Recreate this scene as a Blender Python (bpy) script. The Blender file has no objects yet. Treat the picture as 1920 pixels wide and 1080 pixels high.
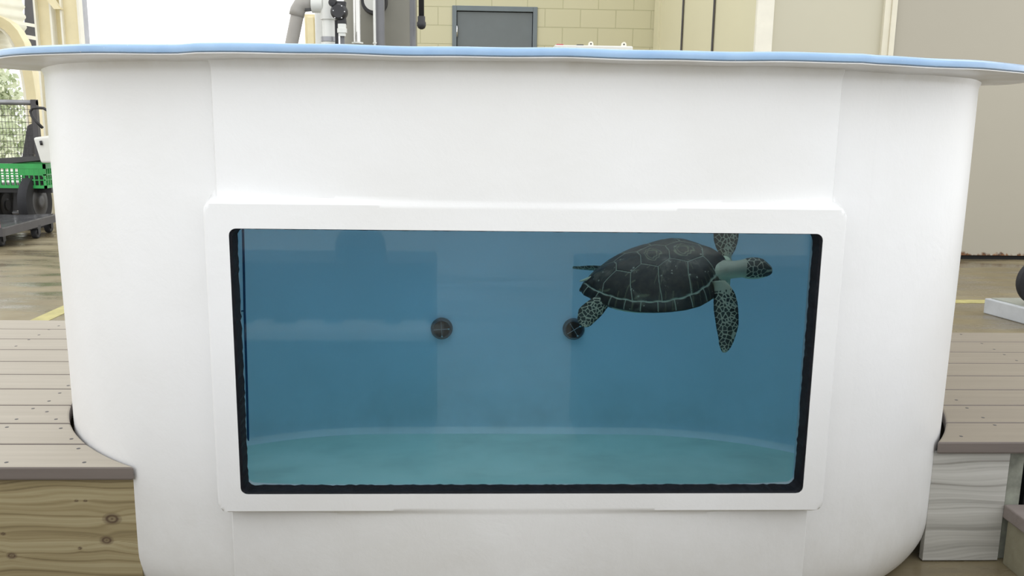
import bpy, bmesh, math, random
import numpy as np
from mathutils import Vector, Matrix
random.seed(7); rng = np.random.default_rng(7)
SC = bpy.context.scene; COL = SC.collection
# ------------------------------------------------------------------ camera
F = 1650.0; PITCH = math.radians(10.74); PSI = math.radians(2.2); ROLL = .014
CAM = np.array([-.098, 0, 1.095])
sp_, cp_, sy_, cy_ = math.sin(PITCH), math.cos(PITCH), math.sin(PSI), math.cos(PSI)
FW = np.array([sy_*cp_, cy_*cp_, -sp_]); R0 = np.array([cy_, -sy_, 0]); U0 = np.cross(R0, FW)
rs, rc = math.sin(ROLL), math.cos(ROLL)
RT = R0*rc + U0*rs; UP = U0*rc - R0*rs
cam = bpy.data.cameras.new('camera'); co = bpy.data.objects.new('camera', cam); COL.objects.link(co)
cam.sensor_width = 36; cam.lens = 36*F/1920; cam.clip_start = .02; cam.clip_end = 500
co.matrix_world = Matrix(((RT[0], UP[0], -FW[0], CAM[0]), (RT[1], UP[1], -FW[1], CAM[1]), (RT[2], UP[2], -FW[2], CAM[2]), (0, 0, 0, 1)))
SC.camera = co
# ------------------------------------------------------------------ world, exposure
w = bpy.data.worlds.new('world'); SC.world = w; w.use_nodes = True
nt = w.node_tree; nt.nodes.clear()
wo = nt.nodes.new('ShaderNodeOutputWorld'); bg = nt.nodes.new('ShaderNodeBackground')
tc = nt.nodes.new('ShaderNodeTexCoord'); sx = nt.nodes.new('ShaderNodeSeparateXYZ'); mr = nt.nodes.new('ShaderNodeMapRange')
nt.links.new(tc.outputs['Generated'], sx.inputs[0]); nt.links.new(sx.outputs['Z'], mr.inputs['Value'])
mr.inputs['From Min'].default_value = -.05; mr.inputs['From Max'].default_value = .9
mr.inputs['To Min'].default_value = 1.45; mr.inputs['To Max'].default_value = 1.15
bg.inputs['Color'].default_value = (.97, .985, 1, 1)
nt.links.new(mr.outputs[0], bg.inputs['Strength']); nt.links.new(bg.outputs[0], wo.inputs[0])
SC.view_settings.view_transform = 'Standard'; SC.view_settings.look = 'None'
SC.view_settings.gamma = 1; SC.view_settings.use_curve_mapping = False
SC.view_settings.exposure = 0.43
SC.cycles.use_denoising = True
SC.cycles.max_bounces = 14; SC.cycles.transparent_max_bounces = 16

# ------------------------------------------------------------------ projection helpers
YG = 1.745
def ray(x, y):
    dx, dy = x-960, y-540
    d = FW*F + RT*dx - UP*dy
    return d/np.linalg.norm(d)
def atY(x, y, Y): d = ray(x, y); return CAM + d*(Y/d[1])
def atZ(x, y, Z): d = ray(x, y); return CAM + d*((Z-CAM[2])/d[2])
def wat(x, y, Y=None, Z=None):
    d = ray(x, y); p = CAM + d*(YG/d[1])
    t = np.array([d[0]/1.333, 0, d[2]/1.333]); t[1] = math.sqrt(1-t@t)
    return p + t*((Y-p[1])/t[1]) if Y is not None else p + t*((Z-p[2])/t[2])

# ------------------------------------------------------------------ object helpers
def tag(o, label=None, cat=None, group=None, kind=None):
    if label: o['label'] = label
    if cat: o['category'] = cat
    if group: o['group'] = group
    if kind: o['kind'] = kind
    return o
def empty(name, loc=(0, 0, 0), label=None, cat=None, group=None):
    o = bpy.data.objects.new(name, None); COL.objects.link(o); o.location = loc; o.empty_display_size = .1
    return tag(o, label, cat, group)
class MB:
    def __init__(s): s.v = []; s.f = []
    def add(s, v, f):
        n = len(s.v); s.v += [tuple(map(float, q)) for q in v]; s.f += [tuple(n+i for i in q) for q in f]; return s
    def box(s, a, b):
        (x0, y0, z0), (x1, y1, z1) = a, b
        return s.add([(x0,y0,z0),(x1,y0,z0),(x1,y1,z0),(x0,y1,z0),(x0,y0,z1),(x1,y0,z1),(x1,y1,z1),(x0,y1,z1)],
                     [(0,3,2,1),(4,5,6,7),(0,1,5,4),(1,2,6,5),(2,3,7,6),(3,0,4,7)])
    def hexa(s, q, d):          # a quad q pushed along vector d
        q = [np.array(p, float) for p in q]; d = np.array(d, float)
        return s.add(list(q)+[p+d for p in q], [(0,1,2,3),(7,6,5,4),(1,0,4,5),(2,1,5,6),(3,2,6,7),(0,3,7,4)])
    def poly(s, pts, z0, z1):   # vertical prism
        n = len(pts)
        return s.add([(x, y, z0) for x, y in pts]+[(x, y, z1) for x, y in pts],
                     [tuple(range(n-1, -1, -1)), tuple(range(n, 2*n))]+[(i, (i+1) % n, n+(i+1) % n, n+i) for i in range(n)])
    def tube(s, path, r, n=12, closed=False, caps=True):
        P = [np.array(p, float) for p in path]; m = len(P)
        if not hasattr(r, '__len__'): r = [r]*m
        prev = None; V = []
        for i in range(m):
            if closed: t = P[(i+1) % m]-P[i-1]
            else: t = P[min(i+1, m-1)]-P[max(i-1, 0)]
            t = t/(np.linalg.norm(t)+1e-12)
            if prev is None:
                a = np.array([0, 0, 1.]) if abs(t[2]) < .9 else np.array([1., 0, 0])
                u = np.cross(t, a)
            else: u = prev-t*(prev@t)
            u /= np.linalg.norm(u); prev = u; v = np.cross(t, u)
            V += [P[i]+r[i]*(math.cos(k*2*math.pi/n)*u+math.sin(k*2*math.pi/n)*v) for k in range(n)]
        fs = []
        for i in range(m if closed else m-1):
            j = (i+1) % m
            for k in range(n):
                fs.append((i*n+k, i*n+(k+1) % n, j*n+(k+1) % n, j*n+k))
        if caps and not closed: fs += [tuple(range(n-1, -1, -1)), tuple((m-1)*n+k for k in range(n))]
        return s.add(V, fs)
    def lathe(s, c, prof, n=32, axis='z'):   # prof: (r, h)
        V = []; c = np.array(c, float)
        for r, h in prof:
            for k in range(n):
                a = 2*math.pi*k/n; x, y = r*math.cos(a), r*math.sin(a)
                V.append(c+({'z': (x, y, h), 'y': (x, h, -y), 'x': (h, x, y)}[axis]))
        fs = []
        for i in range(len(prof)-1):
            for k in range(n): fs.append((i*n+k, i*n+(k+1) % n, (i+1)*n+(k+1) % n, (i+1)*n+k))
        fs += [tuple(range(n-1, -1, -1)), tuple((len(prof)-1)*n+k for k in range(n))]
        return s.add(V, fs)
    def mesh(s, name):
        me = bpy.data.meshes.new(name); me.from_pydata(s.v, [], s.f); me.update()
        return me
    def build(s, name, mat, parent=None, smooth=False, bevel=0, loc=None):
        me = s.mesh(name)
        if smooth:
            for p in me.polygons: p.use_smooth = True
            if smooth == 'auto': me.set_sharp_from_angle(angle=math.radians(40))
        return link(name, me, mat, parent, bevel, loc)
def link(name, me, mat, parent=None, bevel=0, loc=None):
    for m in (mat if isinstance(mat, (list, tuple)) else [mat]): me.materials.append(m)
    o = bpy.data.objects.new(name, me); COL.objects.link(o)
    if parent:
        o.parent = parent
        pl = Vector(parent.location) + (Vector(parent.parent.location) if parent.parent else Vector())
        me.transform(Matrix.Translation(-pl))
    elif loc is not None:
        me.transform(Matrix.Translation(-Vector(loc))); o.location = loc
    if bevel:
        b = o.modifiers.new('bevel', 'BEVEL'); b.width = bevel; b.segments = 2; b.limit_method = 'ANGLE'
    me.update(); return o
def fix_normals(me):
    bm = bmesh.new(); bm.from_mesh(me); bmesh.ops.recalc_face_normals(bm, faces=bm.faces); bm.to_mesh(me); bm.free()
def baked(o):
    dg = bpy.context.evaluated_depsgraph_get(); dg.update()
    return bpy.data.meshes.new_from_object(o.evaluated_get(dg))

# ------------------------------------------------------------------ materials
class NT:
    def __init__(s, name):
        s.m = bpy.data.materials.new(name); s.m.use_nodes = True; s.t = s.m.node_tree
        s.b = s.t.nodes['Principled BSDF']; s.out = s.t.nodes['Material Output']
        s.c = s.n('TexCoord').outputs['Object']
    def n(s, k, **kw):
        x = s.t.nodes.new('ShaderNode'+k)
        for a, b in kw.items(): setattr(x, a, b)
        return x
    def l(s, a, b): s.t.links.new(a, b)
    def scaled(s, sc):
        m = s.n('Mapping'); m.inputs['Scale'].default_value = sc; s.l(s.c, m.inputs[0]); return m.outputs[0]
    def noise(s, scale, detail=4, vec=None, rough=.55, dist=0):
        x = s.n('TexNoise'); x.inputs['Scale'].default_value = scale; x.inputs['Detail'].default_value = detail
        x.inputs['Roughness'].default_value = rough; x.inputs['Distortion'].default_value = dist
        s.l(vec if vec is not None else s.c, x.inputs['Vector']); return x.outputs['Fac']
    def ramp(s, fac, stops):
        r = s.n('ValToRGB'); e = r.color_ramp.elements
        while len(e) < len(stops): e.new(.5)
        for q, (p, c) in zip(e, stops): q.position = p; q.color = (*c, 1) if len(c) == 3 else c
        s.l(fac, r.inputs[0]); return r.outputs[0]
    def mix(s, fac, a, b, kind='MIX'):
        x = s.n('Mix', data_type='RGBA', blend_type=kind)
        for v, i in ((fac, 0), (a, 6), (b, 7)):
            if hasattr(v, 'links'): s.l(v, x.inputs[i])
            elif i: x.inputs[i].default_value = (*v, 1)
            else: x.inputs[i].default_value = v
        return x.outputs[2]
    def math(s, op, a, b=None, clamp=False):
        x = s.n('Math', operation=op, use_clamp=clamp)
        for i, v in enumerate((a, b)):
            if v is None: continue
            if hasattr(v, 'links'): s.l(v, x.inputs[i])
            else: x.inputs[i].default_value = v
        return x.outputs[0]
    def bump(s, h, strength=.3, dist=.005):
        b = s.n('Bump'); b.inputs['Strength'].default_value = strength; b.inputs['Distance'].default_value = dist
        s.l(h, b.inputs['Height']); s.l(b.outputs[0], s.b.inputs['Normal']); return b
    def xyz(s):
        x = s.n('SeparateXYZ'); s.l(s.c, x.inputs[0]); return x.outputs
    def attr(s, name):
        x = s.n('Attribute'); x.attribute_name = name; return x
    def base(s, v):
        if hasattr(v, 'links'): s.l(v, s.b.inputs['Base Color'])
        else: s.b.inputs['Base Color'].default_value = (*v, 1)
def plain(name, col, rough=.5, metal=0, var=.12, vs=6, bump=0, bs=60, spec=.5):
    t = NT(name); t.b.inputs['Roughness'].default_value = rough; t.b.inputs['Metallic'].default_value = metal
    t.b.inputs['Specular IOR Level'].default_value = spec
    n = t.noise(vs, 5)
    lo = tuple(c*(1-var) for c in col); hi = tuple(min(1, c*(1+var)) for c in col)
    t.base(t.ramp(n, [(.3, lo), (.7, hi)]))
    if bump: t.bump(t.noise(bs, 4), bump, .004)
    return t.m
M = {}
M['dark_rubber'] = plain('dark rubber', (.02, .021, .024), .55, var=.3, vs=30)
M['black'] = plain('black plastic', (.022, .021, .023), .42, var=.2)
M['cream_paint'] = plain('cream painted steel', (.76, .67, .42), .45, var=.05)
M['cream_pale'] = plain('pale cream painted steel', (.80, .77, .66), .45, var=.05)
M['dark_steel'] = plain('dark grey steel', (.065, .06, .062), .5, var=.2)
M['grey_door'] = plain('grey door paint', (.14, .16, .165), .5, var=.05)
M['door_frame'] = plain('grey door frame paint', (.155, .185, .20), .5, var=.05)
M['white_pvc'] = plain('white pvc', (.72, .72, .67), .35, var=.04)
M['grey_pvc'] = plain('grey pvc', (.15, .15, .155), .38, var=.08)
M['mid_grey_pvc'] = plain('weathered grey pvc', (.33, .31, .28), .5, var=.12)
M['vessel_grey'] = plain('grey vessel paint', (.20, .192, .155), .5, var=.07)
M['chrome'] = plain('bright metal', (.75, .75, .75), .22, metal=1, var=.03)
M['galv'] = plain('grey metal', (.32, .32, .33), .4, metal=.6, var=.15)
M['green'] = plain('green plastic', (.03, .34, .075), .4, var=.15)
M['tyre'] = plain('tyre rubber', (.022, .022, .025), .8, var=.3)
M['red'] = plain('red plastic', (.5, .03, .06), .4)
M['bush_trunk'] = plain('bark', (.2, .16, .12), .9)
M['seal'] = plain('black sealant', (.006, .007, .010), .6, var=.3, vs=40, bump=.3, bs=80, spec=.15)
M['yellow'] = plain('yellow floor paint', (.46, .41, .16), .5, var=.15, vs=14)
M['void'] = plain('dark backing', (.012, .012, .012), .9)

def gel_white():
    t = NT('white fibreglass'); x = t.xyz()
    big = t.noise(2.2, 3); fine = t.noise(38, 6, rough=.6)
    c = t.ramp(big, [(.3, (.80, .80, .79)), (.7, (.85, .855, .86))])
    # grime just under the rim and scuffs plus painted shade low down
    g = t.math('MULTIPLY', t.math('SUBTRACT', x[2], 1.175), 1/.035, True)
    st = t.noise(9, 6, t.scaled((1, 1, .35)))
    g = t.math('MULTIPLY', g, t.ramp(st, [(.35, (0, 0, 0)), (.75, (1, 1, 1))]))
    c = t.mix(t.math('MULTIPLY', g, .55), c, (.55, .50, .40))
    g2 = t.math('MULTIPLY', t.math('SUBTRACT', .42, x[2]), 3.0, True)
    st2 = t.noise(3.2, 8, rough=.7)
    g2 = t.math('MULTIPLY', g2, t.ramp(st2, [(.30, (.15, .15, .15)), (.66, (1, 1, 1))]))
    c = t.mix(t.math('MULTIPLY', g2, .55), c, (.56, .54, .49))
    sp = t.n('TexVoronoi'); sp.inputs['Scale'].default_value = 5; t.l(t.c, sp.inputs['Vector'])
    dot = t.math('LESS_THAN', sp.outputs['Distance'], .012)
    c = t.mix(t.math('MULTIPLY', dot, .6), c, (.25, .22, .2))
    t.base(c); t.b.inputs['Roughness'].default_value = .34
    h = t.math('ADD', t.math('MULTIPLY', fine, .35), t.math('MULTIPLY', t.noise(11, 5, rough=.65, dist=.4), 1.0))
    t.bump(h, .20, .006)
    return t.m
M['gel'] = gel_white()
def blue_inside():
    t = NT('blue pool paint'); x = t.xyz()
    n = t.noise(2.5, 4, t.scaled((1, 1, .35)))
    c = t.ramp(n, [(.3, (.045, .24, .70)), (.7, (.060, .29, .78))])
    def spot(cx, cz, rx, rz, nz, amt, c, col=(.02, .05, .08)):
        d = t.math('ADD', t.math('POWER', t.math('MULTIPLY', t.math('SUBTRACT', x[0], cx), 1/rx), 2),
                   t.math('POWER', t.math('MULTIPLY', t.math('SUBTRACT', x[2], cz), 1/rz), 2))
        f = t.math('MULTIPLY', t.math('SUBTRACT', 1, d, True), t.ramp(nz, [(.5, (0, 0, 0)), (.62, (1, 1, 1))]))
        return t.mix(t.math('MULTIPLY', f, amt), c, col)
    nz = t.noise(70, 4); ns = t.noise(30, 5, t.scaled((.25, 1, 2.2)))
    for px, py, rx, rz, k in ((990, 800, .11, .014, ns), (1106, 752, .03, .06, nz), (1112, 636, .035, .05, nz), (1148, 797, .02, .02, nz)):
        p = wat(px, py, Y=3.33); c = spot(p[0], p[2], rx, rz, k, .8, c)
    t.base(c); t.b.inputs['Roughness'].default_value = .45
    t.bump(t.noise(25, 4), .15, .004); return t.m
M['blue'] = blue_inside()
def floor_inside():
    t = NT('pale tank floor'); n = t.noise(3.5, 7, rough=.62, dist=.3)
    t.base(t.ramp(n, [(.3, (.60, .64, .50)), (.5, (.70, .74, .58)), (.7, (.78, .80, .64))]))
    t.b.inputs['Roughness'].default_value = .7; return t.m
M['tank_floor'] = floor_inside()
def rim_blue():
    t = NT('blue rim gelcoat'); n = t.noise(14, 5)
    c = t.ramp(n, [(.3, (.27, .43, .66)), (.7, (.33, .50, .72))])
    ch = t.noise(120, 3); c = t.mix(t.math('MULTIPLY', t.math('GREATER_THAN', ch, .74), .8), c, (.8, .8, .78))
    t.base(c); t.b.inputs['Roughness'].default_value = .22; t.bump(t.noise(18, 4), .25, .004); return t.m
M['rim'] = rim_blue()
def composite(name, col, dark):
    t = NT(name); g = t.noise(40, 6, t.scaled((.05, 1, 1)), rough=.65); b = t.noise(2.5, 4)
    c = t.ramp(g, [(.25, dark), (.75, col)]); c = t.mix(.25, c, t.ramp(b, [(.3, dark), (.7, col)]))
    t.base(c); t.b.inputs['Roughness'].default_value = .6
    t.bump(g, .3, .002); return t.m
M['deck_l'] = composite('tan composite decking', (.46, .415, .34), (.37, .325, .262))
M['deck_r'] = composite('brown composite decking', (.285, .245, .185), (.23, .195, .15))
M['deck_edge'] = composite('purple brown board edge', (.20, .17, .15), (.15, .125, .112))
M['deck_step'] = composite('grey brown composite decking', (.30, .26, .24), (.22, .185, .17))
def pine(name, stops, knot):
    t = NT(name); a = t.attr('grain').outputs['Fac']; k = t.attr('knot').outputs['Fac']
    fine = t.noise(60, 6, t.scaled((.06, 1, 1)))
    f = t.math('ADD', a, t.math('MULTIPLY', t.math('SUBTRACT', fine, .5), .5))
    c = t.ramp(f, stops); c = t.mix(k, c, knot)
    t.base(c); t.b.inputs['Roughness'].default_value = .7; t.bump(f, .25, .002); return t.m
M['pine_l'] = pine('treated pine', [(0, (.17, .13, .065)), (.35, (.30, .24, .125)), (.6, (.37, .31, .175)), (1, (.46, .40, .25))], (.085, .05, .03))
M['pine_r'] = pine('weathered pine', [(0, (.26, .25, .22)), (.35, (.42, .41, .375)), (.6, (.50, .49, .45)), (1, (.60, .59, .55))], (.10, .08, .06))
M['pine_post'] = plain('grey green timber', (.27, .28, .23), .8, var=.45, vs=16)
M['pine_plain'] = composite('plain pine', (.33, .31, .22), (.24, .22, .15))
def concrete():
    t = NT('worn concrete'); n = t.noise(1.1, 8, rough=.65); n2 = t.noise(4, 6, t.scaled((.35, 1.4, 1)))
    c = t.ramp(n, [(.3, (.165, .13, .068)), (.5, (.23, .185, .10)), (.7, (.30, .255, .16))])
    c = t.mix(t.ramp(n2, [(.4, (0, 0, 0)), (.62, (.55, .55, .55))]), c, (.115, .095, .07))
    t.base(c); t.l(t.ramp(n2, [(.4, (.5, .5, .5)), (.6, (.16, .16, .16))]), t.b.inputs['Roughness'])
    t.b.inputs['Specular IOR Level'].default_value = .6
    t.bump(t.noise(6, 5), .12, .02); return t.m
M['concrete'] = concrete()
M['apron'] = plain('concrete paving', (.50, .49, .44), .8, var=.1, vs=1)
M['outground'] = plain('bright pale gravel', (.75, .73, .66), .9, var=.1, vs=.6)
def block():
    t = NT('painted block wall'); b = t.n('TexBrick'); b.offset = .5
    m = t.n('Mapping'); m.inputs['Rotation'].default_value = (math.radians(90), 0, 0); m.inputs['Location'].default_value = (.02, 0, 0)
    sxx = t.n('SeparateXYZ'); cc = t.n('CombineXYZ'); t.l(t.c, sxx.inputs[0])
    t.l(t.math('ADD', sxx.outputs[0], .175), cc.inputs[0]); t.l(t.math('ADD', sxx.outputs[2], .083), cc.inputs[1]); t.l(cc.outputs[0], b.inputs['Vector'])
    for k, v in (('Scale', 1), ('Mortar Size', .005), ('Mortar Smooth', .3), ('Brick Width', .405), ('Row Height', .2032), ('Bias', 0)): b.inputs[k].default_value = v
    b.inputs['Color1'].default_value = (.57, .54, .355, 1); b.inputs['Color2'].default_value = (.59, .555, .37, 1); b.inputs['Mortar'].default_value = (.46, .44, .27, 1)
    t.base(b.outputs['Color']); t.b.inputs['Roughness'].default_value = .6
    h = t.math('SUBTRACT', 1, b.outputs['Fac']); t.bump(h, .6, .006); return t.m
M['block'] = block()
def panel(name, col, rust=False):
    t = NT(name); x = t.xyz(); n = t.noise(.8, 4)
    c = t.ramp(n, [(.3, tuple(v*.95 for v in col)), (.7, col)])
    if rust:
        nz = t.noise(14, 6, t.scaled((1, 1, .5)), rough=.7)
        th = t.math('ADD', .045, t.math('MULTIPLY', t.math('SUBTRACT', nz, .45), .16))
        r = t.math('MULTIPLY', t.math('SUBTRACT', th, x[2]), 60, True)
        rc_ = t.ramp(t.noise(30, 5), [(.35, (.06, .022, .008)), (.6, (.22, .09, .025)), (.75, (.45, .36, .25))])
        c = t.mix(r, c, rc_)
    t.base(c); t.b.inputs['Roughness'].default_value = .5; t.bump(t.noise(3, 3), .1, .02); return t.m
M['panel'] = panel('beige wall panel', (.55, .52, .40))
M['panel_rust'] = panel('beige wall panel rusting at the foot', (.42, .39, .315), True)
M['panel_cream'] = panel('cream wall panel', (.70, .66, .46))
M['trim'] = plain('pale trim paint', (.72, .68, .55), .5, var=.04)
M['siding'] = plain('cream corrugated siding', (.80, .77, .62), .45, var=.05)
def leaf():
    t = NT('leaves'); n = t.noise(1.8, 4)
    t.base(t.ramp(n, [(.35, (.45, .52, .32)), (.65, (.78, .80, .62))]))
    t.b.inputs['Roughness'].default_value = .6; t.b.inputs['Subsurface Weight'].default_value = 0
    return t.m
M['leaf'] = leaf()
M['slab'] = plain('grey white slab', (.50, .52, .54), .6, var=.12, vs=8)
M['slab_top'] = plain('grey green slab top', (.33, .34, .29), .6, var=.12, vs=5)
M['blocker'] = plain('dark blue grey paint', (.028, .032, .038), .5, var=.1)  # for the added, unseen blockers that shade the tank front
M['added_rail_white'] = plain('added white rail', (.82, .82, .78), .5, var=.03)
M['inlet'] = plain('dark grey fitting', (.085, .09, .10), .4)
M['dolly'] = plain('wet dark deck', (.10, .10, .105), .16, var=.4, vs=8, bump=.5, bs=18)
M['seam'] = plain('dark blue sealant', (.012, .05, .13), .5, var=.2)
def pane_mat():
    t = NT('acrylic pane'); t.t.nodes.remove(t.b)
    tr = t.n('BsdfTransparent'); tr.inputs[0].default_value = (.93, .975, .975, 1)
    gl = t.n('BsdfGlossy'); gl.inputs['Roughness'].default_value = .01; gl.inputs[0].default_value = (1, 1, .97, 1)
    fr = t.n('Fresnel'); fr.inputs[0].default_value = 1.35; mx = t.n('MixShader')
    t.l(fr.outputs[0], mx.inputs[0]); t.l(tr.outputs[0], mx.inputs[1]); t.l(gl.outputs[0], mx.inputs[2]); t.l(mx.outputs[0], t.out.inputs['Surface'])
    return t.m
M['pane'] = pane_mat()
def water_face():
    t = NT('water behind the pane'); t.t.nodes.remove(t.b)
    r = t.n('BsdfRefraction'); r.inputs['IOR'].default_value = 1.333; r.inputs['Roughness'].default_value = 0
    r.inputs[0].default_value = (1, 1, 1, 1)
    t.l(r.outputs[0], t.out.inputs['Surface']); absorb(t); return t.m
def absorb(t):
    a = t.n('VolumeAbsorption'); a.inputs[0].default_value = (.12, .66, .92, 1); a.inputs['Density'].default_value = .33
    t.l(a.outputs[0], t.out.inputs['Volume'])
def water_top():
    t = NT('water surface'); t.t.nodes.remove(t.b)
    tr = t.n('BsdfTransparent'); gl = t.n('BsdfGlossy'); gl.inputs['Roughness'].default_value = .03
    fr = t.n('Fresnel'); fr.inputs[0].default_value = 1.333; mx = t.n('MixShader')
    b = t.n('Bump'); b.inputs['Strength'].default_value = .3; b.inputs['Distance'].default_value = .02
    t.l(t.noise(5, 3), b.inputs['Height']); t.l(b.outputs[0], gl.inputs['Normal'])
    t.l(fr.outputs[0], mx.inputs[0]); t.l(tr.outputs[0], mx.inputs[1]); t.l(gl.outputs[0], mx.inputs[2]); t.l(mx.outputs[0], t.out.inputs['Surface'])
    absorb(t); return t.m
def water_side():
    t = NT('water body'); t.t.nodes.remove(t.b); tr = t.n('BsdfTransparent'); t.l(tr.outputs[0], t.out.inputs['Surface']); absorb(t); return t.m
M['water_face'] = water_face(); M['water_top'] = water_top(); M['water_side'] = water_side()
def skin_mat():
    t = NT('turtle skin'); p = t.attr('pat').outputs['Fac']; s_ = t.attr('belly').outputs['Fac']
    e = t.n('MapRange', interpolation_type='SMOOTHSTEP'); e.inputs['From Min'].default_value = .35; e.inputs['From Max'].default_value = .65
    t.l(p, e.inputs['Value']); n = t.noise(60, 4)
    dark = t.ramp(n, [(.3, (.012, .014, .010)), (.7, (.045, .045, .03))])
    pale = t.mix(s_, (.33, .32, .24), (.58, .60, .42))
    t.base(t.mix(e.outputs[0], pale, dark)); t.b.inputs['Roughness'].default_value = .5
    t.bump(e.outputs[0], .4, .0015); return t.m
M['skin'] = skin_mat()
def shell_mat():
    t = NT('turtle shell'); s_ = t.attr('seam').outputs['Fac']; st = t.attr('streak').outputs['Fac']
    n = t.noise(45, 6, rough=.65); n2 = t.noise(16, 5, dist=.8)
    c = t.ramp(n, [(.3, (.018, .012, .009)), (.7, (.060, .042, .030))])
    sc = t.ramp(n2, [(.56, (0, 0, 0)), (.66, (1, 1, 1))])
    c = t.mix(t.math('MULTIPLY', sc, t.math('MULTIPLY', n, 1.1)), c, (.17, .15, .11))
    c = t.mix(st, c, (.22, .23, .13))
    v = t.n('TexVoronoi'); v.inputs['Scale'].default_value = 75; t.l(t.c, v.inputs['Vector'])
    dots = t.math('MULTIPLY', t.math('LESS_THAN', v.outputs['Distance'], .22), t.math('GREATER_THAN', n2, .55))
    c = t.mix(t.math('MULTIPLY', dots, .8), c, (.30, .30, .24))
    c = t.mix(s_, c, (.38, .42, .32)); t.base(c)
    t.b.inputs['Roughness'].default_value = .45; t.bump(t.math('ADD', t.math('MULTIPLY', s_, -.7), t.math('MULTIPLY', n, .3)), .5, .0025)
    return t.m
M['shell'] = shell_mat()

# ================================================================== SETTING
def struct(name, mb, mat, **k): o = mb.build(name, mat, **k); o['kind'] = 'structure'; return o
struct('floor', MB().box((-7.2, -2.8, -.12), (7.5, 10.45, 0)), M['concrete'])
struct('ground_front', MB().box((-30, -40, -.125), (30, -2.8, -.004)), M['apron'])
struct('ground_back', MB().box((-70, 10.45, -.12), (-.95, 110, -.01)).box((-70, -2.8, -.12), (-7.2, 10.45, -.01)), M['outground'])
# painted floor line: runs along behind the tank and turns towards the camera on the left
fl = MB().box((-2.52, 4.0, 0), (-2.42, 5.46, .002)).box((-2.42, 5.36, 0), (3.6, 5.46, .002))
tag(fl.build('floor_line', M['yellow']), 'faded yellow line painted on the concrete floor behind the white tank', 'floor marking')
# back block wall with door opening
YB = 10.4
dl, dr = atY(848, 11, YB), atY(1008, 13, YB); xL = atY(781, 40, YB)[0]-.25; xR = atY(1229, 40, YB)[0]
dx0, dx1, dz = dl[0], dr[0], 2.37
wb = MB().box((xL, YB, 0), (dx0, YB+.2, 4)).box((dx1, YB, 0), (xR, YB+.2, 4)).box((dx0, YB, dz), (dx1, YB+.2, 4))
struct('wall_back', wb, M['block'])
d = MB().box((dx0, YB-.02, 0), (dx0+.05, YB+.1, dz)).box((dx1-.05, YB-.02, 0), (dx1, YB+.1, dz)).box((dx0+.05, YB-.02, dz-.055), (dx1-.05, YB+.1, dz))
door = struct('door_1', MB().box((dx0+.057, YB+.01, .01), (dx1-.057, YB+.055, dz-.063)), M['grey_door'])
d.build('door_frame', M['door_frame'], door, bevel=.004)
MB().box((dx0+.05, YB+.06, 0), (dx1-.05, YB+.08, dz-.05)).build('door_stop', M['void'], door)
for hz in (2.09, 1.2, .3): MB().tube([(dx0+.053, YB-.008, hz-.06), (dx0+.053, YB-.008, hz+.06)], .011, 10).build('hinge', M['chrome'], door, True)
# right hand walls
P = lambda x, Y: atY(x, 60, Y)[0]
YR = 7.22
def seg(mb, p, q, z0, z1, th=.08):
    p = np.array(p, float); q = np.array(q, float); dd = q-p; n = np.array([-dd[1], dd[0]])/np.hypot(*dd)*th
    return mb.poly([tuple(p), tuple(q), tuple(q+n), tuple(p+n)], z0, z1)
c0 = (P(1229, YB), YB); c1 = (P(1418, YR), YR)
lerp = lambda t: (c0[0]+(c1[0]-c0[0])*t, c0[1]+(c1[1]-c0[1])*t)
def tx(px):     # parameter on the oblique wall where the pixel column meets it
    r_ = ray(px, 60); a = np.array([[r_[0], -(c1[0]-c0[0])], [r_[1], -(c1[1]-c0[1])]]); b = np.array([c0[0]-CAM[0], c0[1]-CAM[1]])
    return np.linalg.solve(a, b)[1]
struct('wall_right', seg(MB(), c1, c0, 0, 4, -.08), M['panel_cream'])
tm = MB(); t0 = tx(1238); seg(tm, lerp(t0), lerp(0.01), 0, 4, .03)
struct('trim_1', tm, M['panel_cream'])
for i, px in enumerate((1280, 1338)):
    t = tx(px); g = MB(); q = lerp(t)
    g.tube([(q[0]-.012, q[1]-.02, 1.35 if i else 0), (q[0]-.012, q[1]-.02, 4)], .010, 10)
    g.tube([(q[0]-.012, q[1]-.02, 0), (q[0]-.012, q[1]-.02, 1.5)], .009, 10)
    tag(g.build('conduit', M['dark_steel'], smooth='auto'), ['thin dark vertical conduit on the cream wall, nearer the block wall', 'thin dark vertical conduit on the cream wall, nearer the pale corner trim'][i], 'pipe', 'dark conduits on the cream side wall')
struct('wall_right_front', MB().box((c1[0], YR, .03), (P(1655, YR), YR+.1, 4)), M['panel'])
struct('trim_2', MB().box((P(1418, YR)-.01, YR-.03, 0), (P(1447, YR), YR+.02, 4)), M['cream_pale'], bevel=.005)
struct('trim_3', MB().box((P(1652, YR), YR-.035, 0), (P(1664, YR), YR+.02, 4)).box((P(1664, YR), YR-.05, 0), (P(1674, YR), YR+.02, 4)), M['trim'], bevel=.004)
x9 = P(1677, YR)
struct('trim_4', MB().box((P(1674, YR), YR-.02, 0), (x9, YR+.02, 4)), M['void'])
struct('wall_right_panel', MB().box((x9, YR-.01, .035), (7.3, YR+.08, 4)), M['panel_rust'])
struct('gap_strip_right', MB().box((c1[0], YR+.01, 0), (7.3, YR+.06, .036)), M['void'])  # near-black strip painted as the shaded gap under the wall panels
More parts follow.
